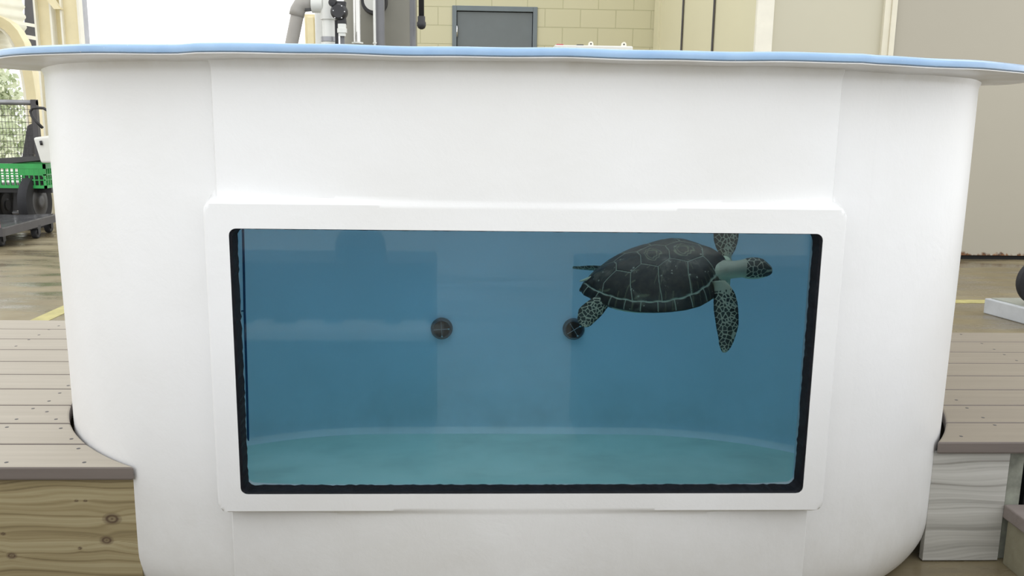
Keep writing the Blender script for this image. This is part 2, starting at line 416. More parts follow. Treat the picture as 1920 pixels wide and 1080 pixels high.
# left wall: corrugated siding seen at a slant
def leftY(x): return 10.4+.5*x/68
sd = MB(); V = []; Fc = []
zs = np.arange(1.6, 4.2, .012); cols = (-140, 47)
for j, z in enumerate(zs):
    off = .02*math.sin(z*2*math.pi/.115)
    for x in cols:
        Y = leftY(x)+.16; X = atY(x, 40, Y)[0]; V.append((X+off*.3, Y+off, z))
for j in range(len(zs)-1): Fc.append((2*j, 2*j+1, 2*j+3, 2*j+2))
sd.add(V, Fc); so = struct('wall_left', sd, M['siding'], smooth=True)
so.modifiers.new('solid', 'SOLIDIFY').thickness = .004
def lp(x, y, dY=0): return atY(x, y, leftY(x)+dY)
tag(MB().hexa([lp(46, 110, .2), lp(70, 110, .2), lp(70, -60, .2), lp(46, -60, .2)], (0, .05, 0)).build('wall_panel', M['dark_steel']), 'dark grey panel between corrugated siding and cream columns, upper left', 'panel')
for nm, a, b, th in (('upper', (0, 33), (70, 46), 6), ('lower', (33, 62), (70, 69), 7)):
    m_ = MB().hexa([lp(a[0]-(140 if nm == 'upper' else 0), a[1]+th-(24 if nm == 'upper' else 0), .02), lp(b[0], b[1]+th, .02), lp(b[0], b[1], .02), lp(a[0]-(140 if nm == 'upper' else 0), a[1]-(24 if nm == 'upper' else 0), .02)], (0, .08, 0))
    tag(m_.build('girt_rail', M['cream_pale']), nm+' cream horizontal rail joining the left cream column', 'rail', 'cream rails by the arch')
# arch frame
ac = [(-110, 60), (-80, 40), (-45, 33), (-15, 35), (0, 41), (13, 49), (25, 62), (36, 82), (45, 108), (52, 138), (57, 170), (61, 205), (65, 250), (68, 310), (72, 400), (74, 445)]
def frame_path(pts, wpx, Y, dep, mat, name, parent):
    m_ = MB(); V = []
    for i, p in enumerate(pts):
        a = np.array(pts[max(i-1, 0)], float); b = np.array(pts[min(i+1, len(pts)-1)], float)
        t = (b-a)/np.linalg.norm(b-a); n = np.array([t[1], -t[0]])
        for sgn in (wpx[0], wpx[1]):
            q = atY(p[0]+n[0]*sgn, p[1]+n[1]*sgn, Y); V += [q, q+np.array([0, dep, 0])]
    for i in range(len(pts)-1):
        k = 4*i; m_.add([V[k+j] for j in range(8)], [(0, 4, 6, 2), (1, 3, 7, 5), (0, 1, 5, 4), (2, 6, 7, 3)])
    return m_.build(name, mat, parent, smooth='auto')
ar = empty('arch_frame', (-5, 10.3, 0), 'cream curved arch frame of the opening at the left edge', 'arch')
frame_path(ac, (-9, 9), 10.35, .16, M['cream_paint'], 'face', ar)
frame_path(ac, (-14, -9), 10.37, .25, M['cream_pale'], 'inner_lip', ar)
# cream steel columns
def ibeam(name, x0, x1, Y, mats, label, web=.3):
    r_ = empty(name, (atY((x0+x1)/2, 40, Y)[0], Y, 0), label, 'column', 'cream steel columns at the left')
    X0, X1 = atY(x0, 60, Y)[0], atY(x1, 60, Y)[0]
    MB().box((X0, Y, 0), (X0+.02, Y+web, 4)).build('flange', mats[0], r_)
    MB().box((X1-.02, Y, 0), (X1, Y+web, 4)).build('flange', mats[0], r_)
    MB().box((X0+.02, Y+web*.45, 0), (X1-.02, Y+web*.45+.02, 4)).build('web', mats[1], r_)
    return r_
ibeam('steel_column', 66, 99, 9.6, (M['cream_pale'], M['cream_paint']), 'cream steel column, leftmost, where the horizontal rails end', .12)
ibeam('steel_column', 115, 151, 9.55, (M['cream_pale'], M['cream_paint']), 'cream steel column at the left edge of the bright open doorway', .09)
tag(MB().box((atY(101, 50, 9.7)[0], 9.7, 0), (atY(115, 50, 9.7)[0], 9.78, 4)).build('steel_post', M['cream_paint'], bevel=.004), 'flat cream post between the two cream steel columns', 'post')
br = MB().hexa([atY(84, -4, 9.5), atY(97, -4, 9.5), atY(113, 17, 9.5), atY(101, 17, 9.5)][::-1], (0, .07, 0)).hexa([atY(60, -60, 9.5), atY(73, -60, 9.5), atY(97, -4, 9.5), atY(84, -4, 9.5)][::-1], (0, .07, 0))
tag(br.build('diagonal_brace', M['cream_paint']), 'cream diagonal brace crossing in front of the cream steel columns', 'brace')
tag(MB().box((atY(151, 50, 9.75)[0], 9.75, 0), (atY(155, 50, 9.75)[0], 9.9, 4)).build('door_track', M['galv']), 'thin grey metal track beside the bright open doorway', 'track')
tag(MB().box((atY(571, 50, 10.2)[0], 10.2, 0), (atY(600, 50, 10.2)[0], 10.45, atY(580, 26, 10.2)[2])).box((atY(576, 50, 10.15)[0], 10.15, 0), (atY(588, 50, 10.15)[0], 10.2, atY(580, 32, 10.2)[2])).build('short_column', M['cream_paint'], bevel=.01),
    'short cream column right of the bright doorway, behind the grey pipe', 'column')

# ================================================================== TANK
CX, YC, RO = .42, 2.55, .80
def capsule(off=0, n=36):
    """closed outline, counter-clockwise seen from above, starting at the front right"""
    r = RO+off; pts = []
    for k in range(n+1):
        a = -math.pi/2+math.pi*k/n; pts.append((CX+r*math.cos(a), YC+r*math.sin(a)))
    for k in range(n+1):
        a = math.pi/2+math.pi*k/n; pts.append((-CX+r*math.cos(a), YC+r*math.sin(a)))
    return pts
def base_front(X): # y of plain capsule at X on the front side
    ax = abs(X); return YC-RO if ax < CX else YC-math.sqrt(max(RO*RO-(ax-CX)**2, 0))
def smin(a, b, k):
    h = max(0, min(1, .5+.5*(b-a)/k)); return b*(1-h)+a*h-k*h*(1-h)
def sstep(a, b, x): t = max(0, min(1, (x-a)/(b-a))); return t*t*(3-2*t)
def front_y(X, z):
    ax = abs(X); b = base_front(X)
    pt = 1.7125+.037*(X/.615)**2 + .2*sstep(.612, .650, ax)
    y = smin(b, pt, .006)
    # the raised window surround
    dx_ = ax-(.640-.03); dz_ = abs(z-.615)-(.330-.03)
    dd = (math.hypot(max(dx_, 0), max(dz_, 0))+min(max(dx_, dz_), 0))-.03
    fr = 1.7115+.10*sstep(-.012, .010, dd)
    return smin(y, fr, .006)
def foot(z, r=.12):
    return 0 if z >= r else .060*(1-math.sqrt(max(0, 1-(1-z/r)**2)))
tank = empty('turtle_tank', (0, YC, 0), 'large white oval fibreglass tank with blue rim and rectangular viewing window', 'tank')
front_X = list(np.arange(-.72, .7201, .0045))
side = capsule(0, 90)
# build outline: front (left->right), then right arc, back, left arc
outl = [('f', X) for X in front_X]
for (x, y) in side:
    if x > .725 and True: pass
arc = []
a0 = math.asin((.72-CX)/RO)-math.pi/2
for k in range(1, 110):
    a = a0+(math.pi/2-a0)*k/110; arc.append((CX+RO*math.cos(a), YC+RO*math.sin(a), math.cos(a), math.sin(a)))
for X in np.linspace(CX, -CX, 14): arc.append((X, YC+RO, 0, 1))
for k in range(1, 110):
    a = math.pi/2+(math.pi/2-a0)*k/110; arc.append((-CX+RO*math.cos(a), YC+RO*math.sin(a), math.cos(a), math.sin(a)))
outl += [('a', q) for q in arc]
zrow = list(.14*(1-np.cos(np.linspace(0, math.pi/2, 14))))+list(np.arange(.148, 1.200, .0058))+[1.206]
NO = len(outl); V = []; Fs = []
for z in zrow:
    ft = foot(z); fl_ = .006*sstep(1.185, 1.206, z)
    for k, q in outl:
        if k == 'f':
            X = q; y = front_y(X, z); nx = 0 if abs(X) < CX else (abs(X)-CX)/RO*math.copysign(1, X); ny = -math.sqrt(1-nx*nx)
            V.append((X-nx*(ft-fl_), y-ny*(ft-fl_), z))
        else:
            wv = .0022*math.sin(5*z+3*q[0])*math.sin(9*q[1]); V.append((q[0]-q[2]*(ft-fl_-wv), q[1]-q[3]*(ft-fl_-wv), z))
nz_ = len(zrow)
for j in range(nz_-1):
    for i in range(NO):
        i2 = (i+1) % NO; Fs.append((j*NO+i, j*NO+i2, (j+1)*NO+i2, (j+1)*NO+i))
Fs.append(tuple(range(NO-1, -1, -1)))
# inner wall
TH = .014; ic = capsule(-TH, 60); NI = len(ic); b0 = len(V)
IZ = (.02, .035, .055, .08, .11, .14, .3, .5, .75, 1.0, 1.206)
for z in IZ:
    V += [(x, y, z) for x, y in capsule(-max(TH, foot(z)+.003), 60)]
for j in range(len(IZ)-1):
    for i in range(NI):
        i2 = (i+1) % NI; Fs.append((b0+j*NI+i, b0+(j+1)*NI+i, b0+(j+1)*NI+i2, b0+j*NI+i2))
Fs.append(tuple(b0+i for i in range(NI)))
# top ring between outer and inner: bridge by nearest angle
me = bpy.data.meshes.new('shell'); me.from_pydata(V, [], Fs)
bm = bmesh.new(); bm.from_mesh(me); bm.verts.ensure_lookup_table()
eo = [bm.edges.get((bm.verts[(nz_-1)*NO+i], bm.verts[(nz_-1)*NO+(i+1) % NO])) for i in range(NO)]
ei = [bm.edges.get((bm.verts[b0+(len(IZ)-1)*NI+i], bm.verts[b0+(len(IZ)-1)*NI+(i+1) % NI])) for i in range(NI)]
bmesh.ops.bridge_loops(bm, edges=eo+ei)
bmesh.ops.recalc_face_normals(bm, faces=bm.faces); bm.to_mesh(me); bm.free()
me.materials.append(M['gel']); me.materials.append(M['blue'])
tmp = bpy.data.objects.new('tmp_shell', me); COL.objects.link(tmp)
# window cutter
WX0, WX1, WZ0, WZ1 = -.5825, .5845, .3355, .8835
def rrect(x0, x1, z0, z1, r, n=8):
    pts = []
    for cx, cz, a0_ in ((x1-r, z1-r, 0), (x0+r, z1-r, 90), (x0+r, z0+r, 180), (x1-r, z0+r, 270)):
        for k in range(n+1):
            a = math.radians(a0_+90*k/n); pts.append((cx+r*math.cos(a), cz+r*math.sin(a)))
    return pts
rr = rrect(WX0, WX1, WZ0, WZ1, .014); n_ = len(rr)
cm = MB().add([(x, 1.6, z) for x, z in rr]+[(x, 1.9, z) for x, z in rr],
              [tuple(range(n_)), tuple(range(2*n_-1, n_-1, -1))]+[(i, n_+i, n_+(i+1) % n_, (i+1) % n_) for i in range(n_)])
cme = cm.mesh('cut'); fix_normals(cme); cut = bpy.data.objects.new('tmp_cut', cme); COL.objects.link(cut)
bmod = tmp.modifiers.new('b', 'BOOLEAN'); bmod.object = cut; bmod.operation = 'DIFFERENCE'; bmod.solver = 'EXACT'
sme = baked(tmp); bpy.data.objects.remove(tmp); bpy.data.objects.remove(cut)
r_in = RO-TH+.002
for p in sme.polygons:
    c = p.center; ax = max(abs(c.x)-CX, 0); d_ = math.hypot(ax, c.y-YC); ov = np.array([math.copysign(ax, c.x), c.y-YC]); ov /= np.linalg.norm(ov)+1e-9
    p.material_index = 1 if (d_ < r_in and c.z > .015 and (c.z > .2 or p.normal.x*ov[0]+p.normal.y*ov[1] < .05)) else 0
    p.use_smooth = True
sme.set_sharp_from_angle(angle=math.radians(50)); sme.materials.clear()
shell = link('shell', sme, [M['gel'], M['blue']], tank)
fl2 = MB().poly(capsule(-foot(.0275)-.0012, 60), .0275, .03).build('tank_floor', M['tank_floor'], tank)
# rim, swept profile
def rim_outline():
    pts = []
    for X in np.linspace(-.6, .6, 61): pts.append((X, 1.752-.010*math.exp(-(X/.5)**4), 0, -1))
    ab = math.asin((.6-CX)/RO)-math.pi/2
    n = 60
    for k in range(1, n):
        a = ab+(math.pi/2-ab)*k/n; pts.append((CX+RO*math.cos(a), YC+RO*math.sin(a), math.cos(a), math.sin(a)))
    for X in np.linspace(CX, -CX, 20): pts.append((X, YC+RO, 0, 1))
    for k in range(1, n):
        a = math.pi/2+(math.pi/2-ab)*k/n; pts.append((-CX+RO*math.cos(a), YC+RO*math.sin(a), math.cos(a), math.sin(a)))
    q = []
    for i, p in enumerate(pts):   # blend normals where flat front meets the arcs
        nx = np.mean([pts[(i+k) % len(pts)][2] for k in range(-4, 5)]); ny = np.mean([pts[(i+k) % len(pts)][3] for k in range(-4, 5)])
        l_ = math.hypot(nx, ny); q.append((p[0], p[1], nx/l_, ny/l_))
    return q
ro = rim_outline()
def sweep(prof, wav=0):
    m_ = MB(); V = []; n = len(ro); k = len(prof)
    for i, (x, y, nx, ny) in enumerate(ro):
        dz_ = wav*(math.sin(x*13+1)+.6*math.sin(x*31+y*7)+.5*math.sin(y*17)); do = wav*.7*math.sin(x*23+y*11)
        ex_ = 1+.36*sstep(.15, .75, abs(nx))
        for (o_, z) in prof: V.append((x+nx*(o_*ex_+do), y+ny*(o_*ex_+do), z+dz_+.022*sstep(YC-.35, YC+.45, y)*sstep(-.01, .03, o_)))
    fs = [(i*k+j, ((i+1) % n)*k+j, ((i+1) % n)*k+(j+1) % k, i*k+(j+1) % k) for i in range(n) for j in range(k)]
    return m_.add(V, fs)
ZT = 1.2275
rb = sweep([(-.016, 1.2105), (-.016, ZT), (.080, ZT+.0005), (.086, ZT-.001), (.0895, ZT-.004), (.0905, ZT-.009), (.0895, ZT-.0145), (.086, ZT-.0165), (.078, 1.2105)], .0009)
rbm = rb.build('rim', M['rim'], tank, smooth='auto'); fix_normals(rbm.data)
rf = sweep([(-.015, 1.210), (.081, 1.2115), (.0865, 1.2105), (.0865, 1.2085), (.080, 1.2065), (.02, 1.2045), (.004, 1.202), (-.013, 1.201)], .0009)
rfo = rf.build('flange', M['gel'], tank, smooth='auto'); fix_normals(rfo.data)
# window: black seal set in the recess, pane behind it
a_ = rrect(WX0+.0005, WX1-.0005, WZ0+.0005, WZ1-.0005, .013)
b_ = rrect(WX0+.0050, WX1-.0050, WZ0+.0045, WZ1-.0015, .014)
c_ = rrect(WX0+.0080, WX1-.0080, WZ0+.0070, WZ1-.0018, .016)
jit = [rng.normal(0, .0006) for _ in range(4000)]
def densify(loop, step=.012):
    out = []
    for i, p in enumerate(loop):
        q = loop[(i+1) % len(loop)]; L = math.hypot(q[0]-p[0], q[1]-p[1]); n = max(1, int(L/step))
        out += [(p[0]+(q[0]-p[0])*k/n, p[1]+(q[1]-p[1])*k/n) for k in range(n)]
    return out
def match(loop, N):   # resample the loop to N points by arc length
    L = loop+[loop[0]]; s = [0]
    for i in range(len(loop)): s.append(s[-1]+math.hypot(L[i+1][0]-L[i][0], L[i+1][1]-L[i][1]))
    u = np.linspace(0, s[-1], N, endpoint=False)
    return list(zip(np.interp(u, s, [p[0] for p in L]), np.interp(u, s, [p[1] for p in L])))
N = 420; A, B, Cc = match(a_, N), match(b_, N), match(c_, N)
V = []
for i in range(N):
    j = rng.normal(0, .0007); cx, cz = .001, .61
    sgx, sgz = (1 if A[i][0] < cx else -1), (1 if A[i][1] < cz else -1)
    V += [(A[i][0], 1.7125, A[i][1]), (B[i][0]+sgx*j*(abs(A[i][0]-cx) > .56), 1.715, B[i][1]+j*sgz*(abs(A[i][1]-cz) > .26)*(.3 if sgz < 0 else 1)),
          (Cc[i][0]+sgx*j*(abs(A[i][0]-cx) > .56), 1.744, Cc[i][1]+j*sgz*(abs(A[i][1]-cz) > .26)*(.3 if sgz < 0 else 1)), (A[i][0], 1.744, A[i][1])]
so_ = MB().add(V, [(4*i+k, 4*((i+1) % N)+k, 4*((i+1) % N)+(k+1) % 4, 4*i+(k+1) % 4) for i in range(N) for k in range(4)]).build('window_seal', M['seal'], tank)
fix_normals(so_.data)
pn = rrect(WX0+.001, WX1-.001, WZ0+.001, WZ1-.001, .014); n_ = len(pn)
pane = MB().add([(x, 1.7445, z) for x, z in pn]+[(x, 1.7555, z) for x, z in pn],
    [tuple(range(n_)), tuple(range(2*n_-1, n_-1, -1))]+[(i, n_+i, n_+(i+1) % n_, (i+1) % n_) for i in range(n_)]).build('window_pane', M['pane'], tank)
fix_normals(pane.data)
# inlets on the back wall
YI = YC+RO-TH
for px, py, rot in ((828, 617, 4), (1076, 618, 32)):
    p = wat(px, py, Y=YI-.01); R_ = .0365
    ring = MB().lathe((p[0], YI, p[2]), [(.024, -.014), (.029, -.019), (.034, -.018), (R_, -.012), (R_+.001, 0), (R_-.004, .0)], 36, 'y').build('inlet', M['inlet'], tank, smooth='auto')
    MB().lathe((p[0], YI-.0193, p[2]), [(.001, -.0004), (.0255, -.0004), (.0257, .0004), (.001, .0004)], 36, 'y').build('inlet_mouth', M['void'], ring)
    for k in (0, 90):
        a = math.radians(rot+k); u = np.array([math.cos(a), 0, math.sin(a)]); c = np.array([p[0], YI-.022, p[2]])
        MB().tube([c-u*.027, c+u*.027], .0011, 6).build('crossbar', M['galv'], ring)
        e_ = c+u*.024*(-1 if k else 1); MB().lathe(e_, [(.0005, -.002), (.003, -.001), (.003, .001), (.0005, .002)], 10, 'y').build('bolt', M['chrome'], ring)
# sealed panel joint on the inner wall at the left
def inner_xz(px, py):      # hit of the refracted view ray with inner wall
    lo, hi = 1.8, 3.34
    for _ in range(40):
        m = (lo+hi)/2; q = wat(px, py, Y=m); ax = max(abs(q[0])-CX, 0)
        if math.hypot(ax, m-YC) < RO-TH: lo = m
        else: hi = m
    return q
pts = [inner_xz(452, 400), inner_xz(455, 428), inner_xz(458, 583), inner_xz(462, 720), inner_xz(465, 838)]
top = pts[0].copy(); top[2] = 1.15
sm = MB().tube([top]+pts, .0042, 6)
for y in (583, 841):
    p0 = inner_xz(458 if y == 583 else 466, y); az0 = math.atan2(p0[1]-YC, p0[0]+CX)
    sm.tube([(-CX+(RO-TH)*math.cos(az0+k*.05), YC+(RO-TH)*math.sin(az0+k*.05), p0[2]) for k in range(6)], .0026, 6)
sm.build('panel_joint', M['seam'], tank)
# water
ic2 = capsule(-TH-.0008, 60); yw = 1.757; wz = 1.15
xw = .584
poly = [(x, y) for x, y in ic2 if not (y < YC and abs(x) <= xw)]
k0 = min(range(len(poly)), key=lambda i: (poly[i][1], -poly[i][0]) if poly[i][0] > 0 else (9, 9)); poly = poly[k0:]+poly[:k0]
ye = lambda x: YC-math.sqrt((RO-TH-.0008)**2-(x-CX)**2)
poly = [(-xw, yw), (xw, yw), (xw, ye(xw))]+poly+[(-xw, ye(xw))]
# split so the front has its own faces
wm = MB().poly(poly, .0305, wz); wob = wm.build('water', [M['water_side'], M['water_face'], M['water_top']], loc=(0, YC, .0305)); fix_normals(wob.data)
for p in wob.data.polygons:
    if p.normal.y < -.9 and abs(p.center.y+YC-yw) < .02: p.material_index = 1
    elif p.normal.z > .9: p.material_index = 2
tag(wob, 'clear blue green water filling the white tank behind the viewing window', 'water', kind='stuff')

# ================================================================== TURTLE
def screen_poly(pts, Y): return [wat(x, y, Y=Y) for x, y in pts]
TC = wat(1229, 525, Y=2.55)
pb, bb = math.radians(7.5), math.radians(23)
ex = np.array([math.cos(pb), 0, math.sin(pb)]); ez0 = np.array([-math.sin(pb), 0, math.cos(pb)]); ey0 = np.cross(ez0, ex)
ez = ez0*math.cos(bb)-ey0*math.sin(bb); ey = np.cross(ez, ex)
T2W = lambda p: TC+p[0]*ex+p[1]*ey+p[2]*ez
turtle = empty('sea_turtle', tuple(TC), 'green sea turtle swimming to the right in the upper right of the tank window', 'turtle')
AL = .207
def half_w(t):  # t = x/AL in -1..1 -> half width
    xs = [-1, -.96, -.88, -.75, -.55, -.3, 0, .25, .45, .62, .74, .86, .95, 1.0]
    ws = [0, .022, .048, .080, .116, .143, .157, .157, .147, .122, .090, .052, .028, 0]
    return np.interp(t, xs, ws)
# smooth outline by angle
NT_, NS = 640, 120
th = np.linspace(0, 2*math.pi, NT_, endpoint=False)
tt = np.cos(th); hw = half_w(tt)
for _ in range(14): hw = (np.roll(hw*np.sign(np.sin(th)+1e-9), 1)+2*hw*np.sign(np.sin(th)+1e-9)+np.roll(hw*np.sign(np.sin(th)+1e-9), -1))/4; hw = np.abs(hw)
oy = hw*np.sign(np.sin(th)+1e-9); ox = tt*AL
ser = 1+.012*np.where(tt < .1, np.abs(((th*22/(2*math.pi)) % 1)-.5)*2-.5, 0)
ox, oy = ox*ser, oy*ser
ss = np.linspace(.004, 1, NS)
S, TH_ = np.meshgrid(ss, np.arange(NT_), indexing='ij')
PX = S*ox[TH_]; PY = S*oy[TH_]
H = .084
PZ = H*np.power(np.clip(1-S**(2.2+3.0*np.clip(PX/AL, 0, 1)), 0, 1), .72) - .003*S**6
PZ *= 1+.16*PX/AL
PZ += .003*np.exp(-(PY/.012)**2)*(1-S)         # faint keel
# scute seams
half = [(.93, .16), (.72, .38), (.60, .20), (.38, .36), (.17, .22), (0, .37), (-.20, .21), (-.35, .33), (-.52, .15), (-.70, .27)]
hwf = lambda u: np.interp(u, tt[:NT_//2][::-1], hw[:NT_//2][::-1])
pt = lambda u, v: np.array([u*AL, v*.158])
segs = []
SI = .925
for sg in (1, -1):
    q = [pt(u, v*sg) for u, v in half]
    segs += [(q[i], q[i+1]) for i in range(1, len(q)-1)]
    segs += [(q[1], pt(.80, .44*sg))]
    for i, mu in ((3, .38), (5, -.03), (7, -.42)):
        e_ = np.array([mu*AL*SI, sg*hwf(mu)*SI]); mid = (q[i]+e_)/2+np.array([-.003, 0])
        segs += [(q[i], mid), (mid, e_)]
    e_ = np.array([-.80*AL*SI, sg*hwf(-.80)*SI]); segs += [(q[9], e_)]
for i in (2, 4, 6, 8):
    u, v = half[i]; segs.append((pt(u, v), pt(u+.02, 0))); segs.append((pt(u+.02, 0), pt(u, -v)))
segs.append((pt(.93, .16), pt(.93, -.16)))
P2 = np.stack([PX, PY], -1)
dist = np.full(PX.shape, 9.)
for a, b in segs:
    ab = b-a; t_ = np.clip(((P2-a)@ab)/(ab@ab), 0, 1); dd = np.linalg.norm(P2-a-t_[..., None]*ab, axis=-1); dist = np.minimum(dist, dd)
rad_local = np.hypot(ox, oy)[TH_]
# marginal ring line (gently scalloped) and its cross lines
nm = 24; phase = (np.arange(NT_)/NT_*nm)
# equalise marginals by arc length
arc_ = np.concatenate([[0], np.cumsum(np.hypot(np.diff(np.append(ox, ox[0])), np.diff(np.append(oy, oy[0]))))]); u_ = arc_[:-1]/arc_[-1]*nm+.5
scal = SI-.004*np.cos(2*math.pi*(u_))
dist = np.minimum(dist, np.abs(S-scal[TH_])*rad_local)
cell = np.abs(((u_+.0) % 1)-.5); seg_w = arc_[-1]/nm
inm = S > scal[TH_]
dist = np.minimum(dist, np.where(inm, (.5-cell)[TH_]*seg_w*S, 9))
lw = np.where(S > SI-.02, .00085, .0007)
seam = np.clip(1.6-dist/lw*.9, 0, 1)
# bright lines strongest near the margin, thinner towards the keel
seam *= np.clip(.55+.6*S, 0, 1)
PZ -= .0012*np.clip(1-dist/.003, 0, 1)
# pale flame streaks on second and third vertebral scutes, rays on the costals
wob_ = .006*np.sin(PX*150)+.004*np.sin(PX*370+PY*200)
st = np.zeros_like(PX)
for u0, u1, v0 in ((.17, .58, .0), (-.20, .15, .0)):
    uc, ur = (u0+u1)/2*AL, (u1-u0)/2*AL*.88
    e1 = np.sqrt(((PX-uc)/ur)**2+((PY-v0*.158)/.040)**2)+wob_*14
    for rr_ in (.45, .72): st = np.maximum(st, np.clip(1-np.abs(e1-rr_)/.085, 0, 1)*.75)
ray_n = np.sin(np.arctan2(PY, PX-.07)*34+3*np.sin(PX*60))
st = np.maximum(st, np.clip(ray_n-.86, 0, .14)/.14*.45*((dist < .013) & (dist > .002) & (np.abs(PY) > .05)))
# underside rim fold
verts = []; seamv = []; stv = []
W = TC[None, None]+PX[..., None]*ex+PY[..., None]*ey+PZ[..., None]*ez
fc = [(j*NT_+i, (j+1)*NT_+i, (j+1)*NT_+(i+1) % NT_, j*NT_+(i+1) % NT_) for j in range(NS-1) for i in range(NT_)]
Vn = W.reshape(-1, 3)
low = []
for s_, z_ in ((1.003, -.006), (.995, -.009), (.96, -.010), (.85, -.008)):
    low.append(TC+(ox*s_)[:, None]*ex+(oy*s_)[:, None]*ey+np.full((NT_, 1), z_)*ez)
allV = np.concatenate([Vn]+low); base = NS-1
for k in range(4):
    for i in range(NT_): fc.append(((base+k)*NT_+i, (base+k+1)*NT_+i, (base+k+1)*NT_+(i+1) % NT_, (base+k)*NT_+(i+1) % NT_))
fc.append(tuple(range(NT_-1, -1, -1))); fc.append(tuple((base+4)*NT_+i for i in range(NT_)))
cm_ = bpy.data.meshes.new('carapace'); cm_.from_pydata([tuple(v) for v in allV], [], fc); fix_normals(cm_)
for nm_, arr in (('seam', seam), ('streak', st)):
    at = cm_.attributes.new(nm_, 'FLOAT', 'POINT'); full = np.concatenate([arr.ravel(), np.zeros(4*NT_)]); at.data.foreach_set('value', full.astype(np.float32))
for p in cm_.polygons: p.use_smooth = True
link('carapace', cm_, M['shell'], turtle)
# body: loft pieces joined and remeshed to one surface
body = MB()
def ellip(c, r, n=32, m=16, fr=True):
    V = []; 
    for j in range(m+1):
        a = math.pi*j/m
        for i in range(n):
            b = 2*math.pi*i/n; p = (c[0]+r[0]*math.cos(a), c[1]+r[1]*math.sin(a)*math.cos(b), c[2]+r[2]*math.sin(a)*math.sin(b))
            V.append(T2W(p) if fr else np.array(p))
    body.add(V, [(j*n+i, j*n+(i+1) % n, (j+1)*n+(i+1) % n, (j+1)*n+i) for j in range(m) for i in range(n)])
ellip((.0, 0, -.020), (.172, .128, .028)); ellip((.125, 0, -.016), (.078, .100, .028))
def loft(sections, n=28):       # sections: centre, (up radius, side radius), up vec, side vec
    V = []
    for c, ru, rd, rs_, u, s_ in sections:
        for k in range(n):
            a = 2*math.pi*k/n; r_ = ru if math.sin(a) > 0 else rd
            V.append(np.array(c)+np.array(u)*r_*math.sin(a)+np.array(s_)*rs_*math.cos(a))
    m = len(sections)
    body.add(V, [(j*n+i, j*n+(i+1) % n, (j+1)*n+(i+1) % n, (j+1)*n+i) for j in range(m-1) for i in range(n)]+[tuple(range(n-1, -1, -1)), tuple((m-1)*n+i for i in range(n))])
# neck and head follow the picture, in the plane of the turtle's axis
YH = 2.50
hp = lambda x, y, Y=YH: wat(x, y, Y=Y)
hu = np.array([-.05, -.22, .97]); hu /= np.linalg.norm(hu); hs = np.array([.0, .97, .22]); hs /= np.linalg.norm(hs)
pxm = np.linalg.norm(hp(1420, 500)-hp(1421, 500))
secs = []
for x, y, ru, rd, rs_ in ((1325, 505, 22, 30, 42), (1345, 504, 18, 27, 34), (1360, 504, 15, 21, 24), (1378, 504, 14, 18, 19), (1392, 503, 15.5, 18, 17), (1402, 503, 19, 20.5, 20), (1412, 503, 20.5, 21, 20.5),
                          (1422, 503, 20, 20.5, 19.5), (1431, 503, 17.5, 19, 17), (1438, 504, 12.5, 15.5, 13), (1444, 505, 8, 12, 9), (1448, 506, 4.5, 7.5, 5.5)):
    Yq = 2.53-.03*min(1, max(0, (x-1330)/60)); secs.append((hp(x, y, Yq), ru*pxm, rd*pxm, rs_*pxm, hu, hs))
loft(secs)
def smooth_curve(p, n):
    p = np.array(p, float); s = np.concatenate([[0], np.cumsum(np.linalg.norm(np.diff(p, axis=0), axis=1))]); u = np.linspace(0, s[-1], n)
    # catmull-like through dense linear + smoothing
    q = np.stack([np.interp(u, s, p[:, i]) for i in range(p.shape[1])], 1)
    for _ in range(3): q[1:-1] = (q[:-2]+2*q[1:-1]+q[2:])/4
    return q
FLIP = []
def flipper(left, right, Y0, Y1, T, lean=0, n=60, m=14):
    """left/right edge curves in the picture from root to tip; depth Y0 (root) .. Y1 (tip)"""
    L = smooth_curve(left, n); R_ = smooth_curve(right, n); V = []
    LW, RW = [], []
    for i in range(n):
        t = i/(n-1); Y = Y0+(Y1-Y0)*t; a = wat(*L[i], Y=Y-lean); b = wat(*R_[i], Y=Y+lean); LW.append(a); RW.append(b)
    LW, RW = np.array(LW), np.array(RW)
    for i in range(n):
        t = i/(n-1); th_ = T*(1-.62*t)
        ax_ = RW[i]-LW[i]; al = LW[min(i+1, n-1)]-LW[max(i-1, 0)]+RW[min(i+1, n-1)]-RW[max(i-1, 0)]
        nn = np.cross(ax_, al); nn /= np.linalg.norm(nn)+1e-9
        if nn[1] > 0: nn = -nn
        ring = []
        for k in range(2*m):
            a = math.pi*2*k/(2*m); v = math.cos(a); h = math.sin(a)
            c = LW[i]+ax_*(.5+.5*v); ring.append(c+nn*h*th_*(1 if h > 0 else .8)+nn*.004*(1-v*v))
        V += ring
    n2 = 2*m
    body.add(V, [(j*n2+i, j*n2+(i+1) % n2, (j+1)*n2+(i+1) % n2, (j+1)*n2+i) for j in range(n-1) for i in range(n2)]+[tuple(range(n2-1, -1, -1)), tuple((n-1)*n2+i for i in range(n2))])
    FLIP.append((LW, RW))
# near front flipper hanging down
flipper([(1337, 528), (1340, 546), (1338, 562), (1338, 580), (1341, 600), (1344, 620), (1347, 633), (1348, 645), (1351, 655), (1355, 662)],
        [(1360, 526), (1370, 536), (1379, 550), (1384, 568), (1386, 590), (1386, 610), (1381, 628), (1376, 643), (1369, 656), (1362, 662)], 2.455, 2.42, .0075)
# far front flipper reaching up
flipper([(1352, 495), (1350, 478), (1343, 466), (1338, 450), (1338, 434), (1336, 410), (1334, 385), (1333, 365), (1335, 350), (1339, 342)],
        [(1374, 492), (1371, 482), (1380, 468), (1385, 450), (1387, 432), (1386, 410), (1378, 388), (1368, 368), (1356, 352), (1348, 342)], 2.66, 2.72, .0075)
